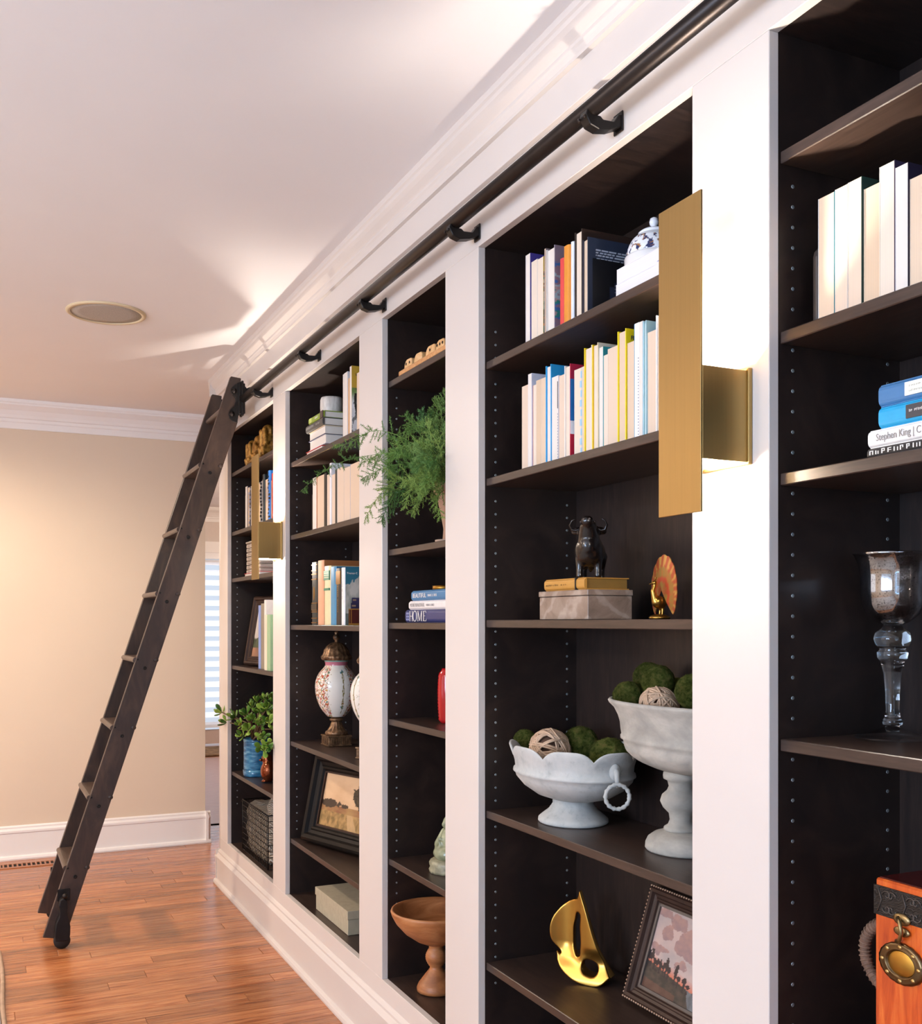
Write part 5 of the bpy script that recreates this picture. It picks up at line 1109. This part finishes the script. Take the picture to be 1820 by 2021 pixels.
# peacock
px_ = thing('peacock_figurine', 'brass peacock figurine with a red and gold fanned tail', 'figurine', (1.315, PX(1302, 0, 1.315).y, Z3), rot=(0, 0, -.14))
pk_red = NT('enamel_tail'); v = pk_red.coords((1, 1, 1)); 
def tailc(c):
    d_ = math.hypot(c.y * 1.25, c.z - .052); a_ = math.atan2(c.z - .052, c.y)
    if d_ > .062 and abs(math.sin(a_ * 11)) < .12: return lin('#c59a4c')
    if d_ > .058: return lin('#a84f2c') if math.sin(a_ * 22) > -.6 else lin('#b98a44')
    if d_ > .040: return mixc(lin('#8f7434'), lin('#a8642f'), fbm(a_ * 6, d_ * 60, 2) + .4)
    if d_ > .028: return lin('#b3492c')
    return mixc(lin('#9a7d3a'), lin('#a8542c'), fbm(c.y * 60, c.z * 60, 5) + .5)
nseg = 66; mb = MB(); vs = []; fs = []; K = 14
for side in (0, 1):
    for k in range(K + 1):
        for i in range(nseg + 1):
            a_ = -.80 + (PI + 1.60) * i / nseg; sc = 1 + .035 * abs(math.sin((i / nseg) * 22 * PI / 2 * 1.0))
            r_ = (k / K) * .069 * (sc if k == K else 1)
            vs.append((.004 + .006 * (k / K) ** 2 + side * .0016, r_ * math.cos(a_) * .80, .062 + r_ * math.sin(a_) * 1.06))
for side in (0, 1):
    o_ = side * (K + 1) * (nseg + 1)
    for k in range(K):
        for i in range(nseg): q = (o_ + k * (nseg + 1) + i, o_ + k * (nseg + 1) + i + 1, o_ + (k + 1) * (nseg + 1) + i + 1, o_ + (k + 1) * (nseg + 1) + i); fs.append(q if side else q[::-1])
mb.add(vs, fs, 0, True)
obj('tail_fan', mb, vprint('tail_enamel', .35, Metallic=.45), px_, cols=tailc)
br = brass('antique_brass', '#a8823f', .28, (20, 20, 20))
obj('base', MB().lathe([(0, 0), (.022, 0), (.023, .004), (.018, .008), (.012, .010), (0, .011)], 32), br, px_)
mb = MB().ball((-.006, 0, .036), (.018, .013, .014), 16, 10).cap((-.016, 0, .040), (-.022, 0, .060), .0085, .005).cap((-.022, 0, .060), (-.016, 0, .074), .005, .0042).ball((-.017, 0, .077), (.006, .005, .0055), 12, 8).cap((-.021, 0, .077), (-.031, 0, .074), .003, .001).cap((.0, .005, .028), (-.002, .006, .010), .004, .003).cap((.0, -.005, .028), (-.002, -.006, .010), .004, .003).cap((.004, 0, .036), (.012, 0, .048), .009, .004)
mb.xf(Matrix.Translation((.006, 0, 0))); link('bird_body', blob(mb, .0018, br, 'bird_body', 3), px_)
for k in (-1, 0, 1): obj('crest_feather', MB().tube([(-.010, 0, .081), (-.008 + .003 * k, .004 * k, .089)], [.0006, .0012], 6), br, px_)
# oval scalloped bowl
Z4 = SH[3][3]; oc = PZ(1141, 1621, Z4); oc.x = 1.293
PAT = NT('aged_plaster'); v = PAT.coords(); n1 = PAT.noise(v, 14, 6, .65); n2 = PAT.noise(v, 55, 4, .7)
c1 = PAT.ramp(n1, [(.25, '#9c9f9e'), (.5, '#b6b7b3'), (.75, '#c8c6c0')]); c2 = PAT.ramp(n2, [(.30, '#7c7f7e'), (.42, '#ffffff')]); mx = PAT.n('ShaderNodeMix', data_type='RGBA', blend_type='MULTIPLY'); mx.inputs[0].default_value = .22; PAT.l(c1, mx.inputs[6]); PAT.l(c2, mx.inputs[7]); PAT.base(mx.outputs[2]); PAT.bump(n2, .25, .003); PAT = PAT.set(.75, 0, .25)
bw = thing('oval_bowl', 'oval scalloped-rim plaster bowl with ring handles', 'bowl', (oc.x, oc.y, Z4))
obj('foot', MB().lathe([(0, 0), (.083, 0), (.086, .003), (.085, .010), (.078, .016), (.060, .030), (.050, .044), (.050, .054), (.058, .060)], 64, sx=.95, sy=1.05), PAT, bw)
def scal(r, z, t, k):
    w = max(0, min(1, (z - .125) / .05)); s_ = abs(math.cos(4 * t)); l_ = 1 - (1 - s_) ** 2
    return (r * (1 + .03 * w * (l_ - .5)), z + .022 * w * (l_ - .55))
pfb = [(0, .056), (.050, .056), (.080, .066), (.108, .086), (.124, .106), (.127, .116), (.131, .118), (.130, .124), (.126, .127), (.127, .140), (.132, .158), (.138, .172), (.137, .176), (.132, .174), (.122, .150), (.118, .125), (.105, .098), (.07, .078), (0, .070)]
obj('bowl', MB().lathe(pfb, 128, sx=1.0, sy=1.38, fn=scal), PAT, bw)
for e in (-1, 1):
    ye = e * .178
    hb = obj('handle_mount', MB().ball((0, ye, .142), (.014, .012, .020), 14, 10).tube([(0, ye, .150), (-.004, ye + e * .014, .142), (-.006, ye + e * .018, .128), (-.002, ye + e * .012, .112), (.0, ye + e * .004, .116)], [.006, .006, .006, .005, .004], 10), PAT, bw)
    ring = [(-.008 + .027 * math.cos(2 * PI * i / 40) * .92, ye + e * (.022 + .010 * math.cos(2 * PI * i / 40)), .090 + .027 * math.sin(2 * PI * i / 40)) for i in range(40)]
    obj('ring_handle', MB().tube(ring, [.0045 + .0012 * math.sin(i * 2.3) for i in range(40)], 10, closed=True), PAT, hb)
MOSS = NT('moss'); v = MOSS.coords(rand=5); n1 = MOSS.noise(v, 3.2, 8, .78); n2 = MOSS.noise(v, 40, 4, .7); c1 = MOSS.ramp(n1, [(.30, '#2a3514'), (.44, '#66752f'), (.55, '#929a4c'), (.70, '#b89a5a')]); MOSS.base(c1); MOSS.bump(n2, 1.0, .10); MOSS = MOSS.set(.95, 0, .1)
rngm = random.Random(5)
def mossmesh(seed):
    mb = MB().ball((0, 0, 0), 1.0, 36, 22, fn=lambda d: 1 + .07 * fbm(d.x * 3 + seed, d.y * 3, d.z * 3) + .05 * fbm(d.x * 12, d.y * 12 + seed, d.z * 12)); rr = random.Random(seed)
    for i in range(2600):
        d = Vector((rr.gauss(0, 1), rr.gauss(0, 1), rr.gauss(0, 1))).normalized(); t_ = d.cross(Vector((rr.gauss(0, 1), rr.gauss(0, 1), rr.gauss(0, 1)))).normalized()
        p = d * .98; q = d * rr.uniform(1.02, 1.10) + t_ * rr.uniform(.04, .14); w_ = d.cross(t_) * .018; mb.add([p - w_, p + w_, q], [(0, 1, 2)])
    return mb.mesh('moss_ball', MOSS)
mm = [mossmesh(1), mossmesh(8)]
def moss(label, px, py, X, r, k=0, grp='moss balls in the plaster vessels'):
    p = PX(px, py, X); o_ = link('moss_ball', mm[k % 2]); o_.location = p; o_.scale = (r, r, r); o_.rotation_euler = (k * 1.3, k * .7, k * 2.1); return tag(o_, label, 'moss ball', grp)
def twig(label, p, r, seed):
    o_ = thing('rattan_ball', label, 'decorative ball', p, 'woven rattan balls'); rr = random.Random(seed)
    m_ = plain('#c9a98c', .6, var=.2, scale=40)
    obj('gap_shade', MB().ball((0, 0, 0), r * .80, 20, 14), plain('#5a4030', .9, var=.2), o_)  # dark ball stands in for shaded gaps between the strands
    for i in range(24):
        ax = Vector((rr.gauss(0, 1), rr.gauss(0, 1), rr.gauss(0, 1))).normalized(); a_ = ax.orthogonal().normalized(); b_ = ax.cross(a_); off = rr.uniform(-.45, .45) * r; rad = math.sqrt(r * r - off * off) * rr.uniform(.93, 1.0)
        for dl in (-.0026, .0026):
            obj('strand', MB().tube([a_ * (math.cos(2 * PI * j / 30) * rad) + b_ * (math.sin(2 * PI * j / 30) * rad) + ax * (off + dl + .002 * math.sin(6 * PI * j / 30 + i)) for j in range(30)], .0026, 5, closed=True), m_, o_)
    return o_
moss('small bright green moss ball at the left end of the oval bowl', 1036, 1463, 1.262, .029, 0)
moss('dark green moss ball right of the rattan ball in the oval bowl', 1146, 1470, 1.345, .044, 1)
moss('dark moss ball low at the right end of the oval bowl', 1203, 1497, 1.318, .046, 2)
moss('moss ball peeking up behind the rattan ball', 1092, 1462, 1.335, .028, 3)
twig('woven pale rattan ball in the oval bowl', PX(1085, 1480, 1.262), .050, 4)
# footed urn
ux, uy = 1.334, PX(1345, 0, 1.334).y
ur = thing('footed_urn', 'tall footed plaster urn with fluted bowl partly behind the stile', 'urn', (ux, uy, Z4))
URP = NT('aged_stone'); v = URP.coords((1, 1, 1.6)); n1 = URP.noise(v, 7, 6, .6, .25); n2 = URP.noise(v, 60, 4); URP.base(URP.ramp(n1, [(.28, '#85827b'), (.48, '#a29e95'), (.62, '#b8b2a7'), (.8, '#cfc8bc')])); URP.bump(n2, .2, .003); URP = URP.set(.75, 0, .25)
def gad(r, z, t, k):
    g_ = 1.0
    if .168 < z < .218: g_ = 1 + .045 * abs(math.sin(9 * t)) * math.sin(PI * (z - .168) / .050)
    return r * g_
obj('foot', MB().lathe([(0, 0), (.072, 0), (.075, .004), (.074, .014), (.069, .025), (.056, .035), (.042, .040), (.034, .043)], 56, sx=.95, sy=1.1), URP, ur)
obj('stem', MB().lathe([(.034, .041), (.037, .044), (.036, .049), (.028, .054), (.024, .064), (.026, .078), (.038, .090), (.044, .103), (.040, .116), (.030, .125), (.026, .134), (.029, .146), (.037, .150), (.038, .156), (.037, .163), (.030, .168)], 48), URP, ur)
cup = [(.030, .162), (.050, .167), (.064, .172), (.078, .178), (.086, .184), (.092, .190), (.098, .196), (.101, .201), (.104, .207), (.106, .212), (.109, .220), (.114, .223), (.114, .229), (.112, .232), (.114, .245), (.115, .258), (.119, .273), (.127, .290), (.137, .300), (.139, .305), (.136, .309), (.129, .307), (.116, .285), (.108, .25), (.095, .21), (0, .19)]
obj('cup', MB().lathe([(r * .80, z) for r, z in cup], 144, sx=.93, sy=2.05, fn=gad), URP, ur)
zu = Z4 + .36
moss('brownish green moss ball at the left rim of the footed urn', 1240, 1376, 1.312, .034, 4); moss('round moss ball heaped highest in the footed urn', 1299, 1346, 1.315, .035, 5); moss('moss ball behind the highest one in the footed urn', 1280, 1338, 1.375, .034, 6); moss('dark moss ball deep in the footed urn', 1335, 1368, 1.39, .032, 7); moss('moss ball of the footed urn cut by the white stile', 1368, 1366, 1.325, .036, 8)
twig('woven pale rattan ball half sunk in the footed urn', PX(1300, 1396, 1.300), .042, 9)
# golden sailboat
Z5 = SH[3][4]; oc = PZ(1147, 1936, Z5)
sb = thing('sailboat_sculpture', 'abstract golden sailboat sculpture with two openings', 'sculpture', (oc.x, oc.y, Z5), rot=(0, 0, -.95))
def shape(outer, holes, ext, bev):
    cu = bpy.data.curves.new('s', 'CURVE'); cu.dimensions = '2D'; cu.fill_mode = 'BOTH'; cu.extrude = ext; cu.bevel_depth = bev; cu.bevel_resolution = 2
    for pts in [outer] + holes:
        s_ = cu.splines.new('BEZIER'); s_.bezier_points.add(len(pts) - 1); s_.use_cyclic_u = True; s_.resolution_u = 10
        for p, (a_, b_, h_) in zip(s_.bezier_points, pts): p.co = (a_, b_, 0); p.handle_left_type = p.handle_right_type = h_
    return baked(link('s', cu))
def zq(a_, b_): return ((a_ - 860) / 3.5 * .00121, (855 - b_) / 3.5 * .00121)   # metres from zoom pixels
o_ = [(852, 246, 'VECTOR'), (890, 330, 'AUTO'), (975, 560, 'AUTO'), (1050, 730, 'AUTO'), (1085, 785, 'VECTOR'), (1010, 850, 'AUTO'), (900, 853, 'AUTO'), (790, 815, 'AUTO'), (700, 735, 'AUTO'), (688, 688, 'VECTOR'), (710, 700, 'AUTO'), (648, 590, 'AUTO'), (642, 490, 'AUTO'), (690, 390, 'AUTO'), (770, 320, 'AUTO'), (832, 295, 'VECTOR')]
h1 = [(840, 375, 'AUTO'), (862, 500, 'AUTO'), (868, 620, 'AUTO'), (846, 695, 'AUTO'), (800, 650, 'AUTO'), (788, 560, 'AUTO'), (800, 450, 'AUTO')]
h2 = [(930, 684, 'AUTO'), (1000, 720, 'AUTO'), (990, 790, 'AUTO'), (930, 800, 'AUTO'), (880, 770, 'AUTO'), (880, 705, 'AUTO')]
me = shape([(*zq(a_, b_), h_) for a_, b_, h_ in o_], [[(*zq(a_, b_), h_) for a_, b_, h_ in h1], [(*zq(a_, b_), h_) for a_, b_, h_ in h2]], .006, .003)
so_ = link('tmp', me); rm = so_.modifiers.new('r', 'REMESH'); rm.mode = 'VOXEL'; rm.voxel_size = .0017; sm_ = so_.modifiers.new('s', 'SMOOTH'); sm_.iterations = 6; me = baked(so_)
for vv in me.vertices:
    x_, y_, z_ = vv.co; fat = 1 + 2.0 * sstep(.055, .0, y_)             # hull swells towards the bottom
    bow = .016 * math.sin(max(0, min(1, (x_ + .078) / .082)) * PI) * sstep(.03, .09, y_) - .010 * math.sin(max(0, min(1, (x_ - .004) / .075)) * PI) * sstep(.05, .09, y_)
    vv.co = (x_, z_ * fat + bow, max(0, y_))
me.materials.clear(); me.materials.append(M['goldleaf']); me.name = 'sail_and_hull'
for p in me.polygons: p.use_smooth = True
link('sail_and_hull', me, sb)
obj('deck_ridge', MB().tube([(*[q for q in (zq(700, 705)[0],)], .004, zq(0, 705)[1]), (zq(760, 0)[0], .008, zq(0, 745)[1]), (zq(830, 0)[0], .010, zq(0, 765)[1]), (zq(875, 0)[0], .008, zq(0, 770)[1])], [.003, .005, .005, .004], 10), M['goldleaf'], sb)

# ================================================================== bay 5 objects
ZD = SH[4][3]; oc = PZ(1762, 1459, ZD)
gl = NT('clear_glass').set(.02, 0, .5, Transmission_Weight=1.0, IOR=1.46)
_g = NT('thin_glass'); _t1 = _g.n('ShaderNodeBsdfTransparent'); _t2 = _g.n('ShaderNodeBsdfGlossy'); _t2.inputs['Roughness'].default_value = .04; _fr = _g.n('ShaderNodeLayerWeight'); _fr.inputs[0].default_value = .12; _ms = _g.n('ShaderNodeMixShader'); _g.l(_fr.outputs['Facing'], _ms.inputs[0]); _g.l(_t1.outputs[0], _ms.inputs[1]); _g.l(_t2.outputs[0], _ms.inputs[2]); _g.l(_ms.outputs[0], _g.out.inputs[0]); tg = _g.mat
mg = NT('mercury_glass'); v = mg.coords(); n1 = mg.noise(v, 380, 3, .6); n2 = mg.noise(v, 25, 4)
mg.set(.06, 1.0); mg.b.inputs['Base Color'].default_value = (.62, .60, .60, 1)
tr_ = mg.n('ShaderNodeBsdfTransparent'); tr_.inputs[0].default_value = (.8, .8, .8, 1); ms = mg.n('ShaderNodeMixShader'); mu = mg.n('ShaderNodeMath', operation='MULTIPLY'); mg.l(mg.ramp(n1, [(.56, '#ffffff'), (.66, '#202020')]), mu.inputs[0]); mg.l(mg.ramp(n2, [(.25, '#5a5a5a'), (.6, '#c8c8c8')]), mu.inputs[1])
mg.l(mu.outputs[0], ms.inputs[0]); mg.l(tr_.outputs[0], ms.inputs[1]); mg.l(mg.b.outputs[0], ms.inputs[2]); mg.l(ms.outputs[0], mg.out.inputs[0]); mg = mg.mat
gb_ = thing('mercury_goblet', 'tall silvered mercury-glass goblet with a bulbous clear stem', 'goblet', (oc.x, oc.y, ZD))
obj('foot', MB().lathe([(0, 0), (.056, 0), (.058, .002), (.050, .005), (.030, .011), (.016, .018), (.010, .022), (.0, .022)], 48), tg, gb_)
obj('stem', MB().lathe([(0, .022), (.015, .023), (.016, .029), (.012, .034), (.0105, .045), (.011, .075), (.014, .105), (.017, .118), (.018, .124), (.023, .130), (.024, .138), (.019, .144), (.025, .150), (.029, .160), (.026, .170), (.017, .177), (.014, .182), (0, .183)], 40), gl, gb_)
obj('cup', MB().lathe([(.014, .182), (.026, .188), (.040, .200), (.047, .216), (.049, .240), (.049, .262), (.052, .280), (.058, .294), (.061, .298), (.0595, .298), (.050, .279), (.047, .24), (.044, .216), (.024, .191), (0, .186)], 112, fn=lambda r, z, t, k: r * (1 - .035 * abs(math.sin(4 * t)) ** 1.0 * (1 if .195 < z < .296 else 0))), mg, gb_)
# orange chest
xc = 1.222; yc = PX(1727.5, 0, xc).y; zt = PX(1727.5, 1732, xc).z; zbm = SH[4][4]
ch = thing('wooden_chest', 'glossy orange wooden chest with embossed black band and brass medallion', 'chest', (xc, yc - .15, zbm)); hC = zt - zbm; hw = .15
OW = wood('orange_lacquer', '#9a3410', '#c4501a', '#d9702a', (16, 16, 1.6), .22, bump=.02)
obj('body', MB().box(0, .15, -hw, hw, 0, hC - .052), OW, ch, .002); obj('lid', MB().box(0, .15, -hw, hw, hC - .050, hC), OW, ch, .003)
obj('lid_top', MB().box(.006, .146, -hw + .004, hw - .004, hC, hC + .0015), plain('#4a1512', .2, var=.1), ch)
sc_ = MB(); rr = random.Random(2)
for i in range(7):
    y_ = hw - .028 - .044 * i
    for zc_, fl_ in ((hC - .022, 1), (hC - .042, -1)):
        for sg in (-1, 1):
            pts = [(-.0022, y_ + sg * (.004 + (.011 - .0008 * j) * math.cos(j * .52) * .8), zc_ + fl_ * (.0095 - .0006 * j) * math.sin(j * .52) * .8) for j in range(13)]
            sc_.tube(pts, .0011, 5)
    sc_.tube([(-.0022, y_ + .020, hC - .014), (-.0022, y_ + .014, hC - .030), (-.0022, y_ + .022, hC - .050)], .0011, 5)
obj('embossed_scrolls', sc_, plain('#4f4640', .4, .4, var=.2), ch, kind='stuff')
EB = NT('embossed_black'); v = EB.coords((1, 1, 1)); wv = EB.n('ShaderNodeTexWave', wave_type='RINGS'); wv.inputs['Scale'].default_value = 90; wv.inputs['Distortion'].default_value = 16; wv.inputs['Detail'].default_value = 1; EB.l(v, wv.inputs['Vector']); EB.base(EB.ramp(wv.outputs['Fac'], [(.6, '#171413'), (.95, '#2a2522')])); EB.bump(wv.outputs['Fac'], .4, .001); EB = EB.set(.4, .3)
obj('embossed_band', MB().box(-.0018, .1, -hw - .001, hw + .001, hC - .054, hC - .010), EB, ch)
ob_ = brass('old_brass', '#8f7a55', .35, (30, 30, 30))
ly = hw - PX(1727.5, 0, xc).y + PX(1783, 0, xc).y
ly = (PX(1783, 0, xc).y) - (yc - .15)
lt = obj('latch', MB().ball((-.003, ly, hC - .050), (.004, .016, .009), 16, 10).ball((-.003, ly, hC - .068), (.003, .015, .007), 16, 10), ob_, ch)
obj('hook', MB().tube([(-.006, ly + .004, hC - .048), (-.012, ly - .004, hC - .052), (-.013, ly - .008, hC - .066), (-.010, ly - .002, hC - .078), (-.008, ly + .004, hC - .082)], [.0035, .003, .003, .003, .004], 8), ob_, lt)
my = PX(1782, 0, xc).y - (yc - .15); mz = PX(1782, 1903, xc).z - zbm
md = obj('medallion', MB().lathe([(0, 0), (1.0, 0), (.98, .10), (.86, .16), (.74, .12), (.70, .16), (.64, .13), (.62, .04), (0, .04)], 64, M=Matrix.Translation((-.001, my, mz)) @ Matrix.Rotation(-PI / 2, 4, 'Y') @ Matrix.Diagonal((.030, .040, .036, 1)), fn=lambda r, z, t, k: r * (1 + (.03 * abs(math.sin(10 * t)) if k in (1, 2) else 0))), brass('dark_brass', '#6d5a40', .3, (40, 40, 40)), ch)
obj('medallion_field', MB().lathe([(0, 0), (1, 0), (.95, .4), (0, .8)], 40, M=Matrix.Translation((-.0025, my, mz)) @ Matrix.Rotation(-PI / 2, 4, 'Y') @ Matrix.Diagonal((.0185, .0250, .002, 1))), brass('bright_brass', '#b98e40', .35, (60, 60, 60)), md)
for i in range(8): t_ = 2 * PI * i / 8; obj('medallion_bead', MB().ball((-.0058, my + .0325 * math.cos(t_), mz + .0245 * math.sin(t_)), (.002, .0042, .0032), 10, 6), M['brass'], md)
hz = PX(1700, 1872, xc + .03).z - zbm
obj('rattan_handle', MB().tube([(.034, hw - .004 + .056 * math.sin(PI * i / 16), hz + .052 * math.cos(PI * i / 16)) for i in range(17)], [.0082 + .0008 * math.sin(i * 2.1) for i in range(17)], 12), plain('#6d5140', .7, var=.3, scale=120, bump=.4, bs=300), ch)
wr_ = MB()
for i in range(24):
    t_ = PI * (i + .5) / 24; c_ = Vector((.034, hw - .004 + .056 * math.sin(t_), hz + .052 * math.cos(t_))); d_ = Vector((0, math.cos(t_) * .056, -math.sin(t_) * .052)).normalized(); a_ = Vector((1, 0, 0)); b_ = d_.cross(a_)
    wr_.tube([c_ + a_ * (math.cos(2 * PI * j / 12) * .0086) + b_ * (math.sin(2 * PI * j / 12) * .0086) for j in range(12)], .0014, 4, closed=True)
obj('handle_wrapping', wr_, plain('#7d6250', .7, var=.3), ch, kind='stuff')
obj('top_handle', MB().ball((.075, .06, hC + .008), (.008, .006, .010), 12, 8).tube([(.075, .06, hC + .012), (.072, .045, hC + .018), (.072, .02, hC + .020), (.072, -.02, hC + .020), (.072, -.045, hC + .018), (.075, -.06, hC + .012)], .004, 10).ball((.075, -.06, hC + .008), (.008, .006, .010), 12, 8).box(.065, .085, .03, .085, hC + .001, hC + .004), ob_, ch)
# things rest on their shelves with a hair of clearance; fixings sit a hair off the painted face
for o in list(bpy.data.objects):
    if o.parent is None and o.get('category') and o['category'] not in ('bookcase', 'rail', 'ladder', 'wall lamp', 'lamp', 'speaker', 'vent', 'rug', 'mat'):
        o.location.z += .0008
    if o.parent is None and o.get('category') in ('wall lamp', 'rail'): o.location.x -= .0008
SC.cycles.max_bounces = 8; SC.cycles.transmission_bounces = 8; SC.cycles.transparent_max_bounces = 8
SC.cycles.adaptive_threshold = .025
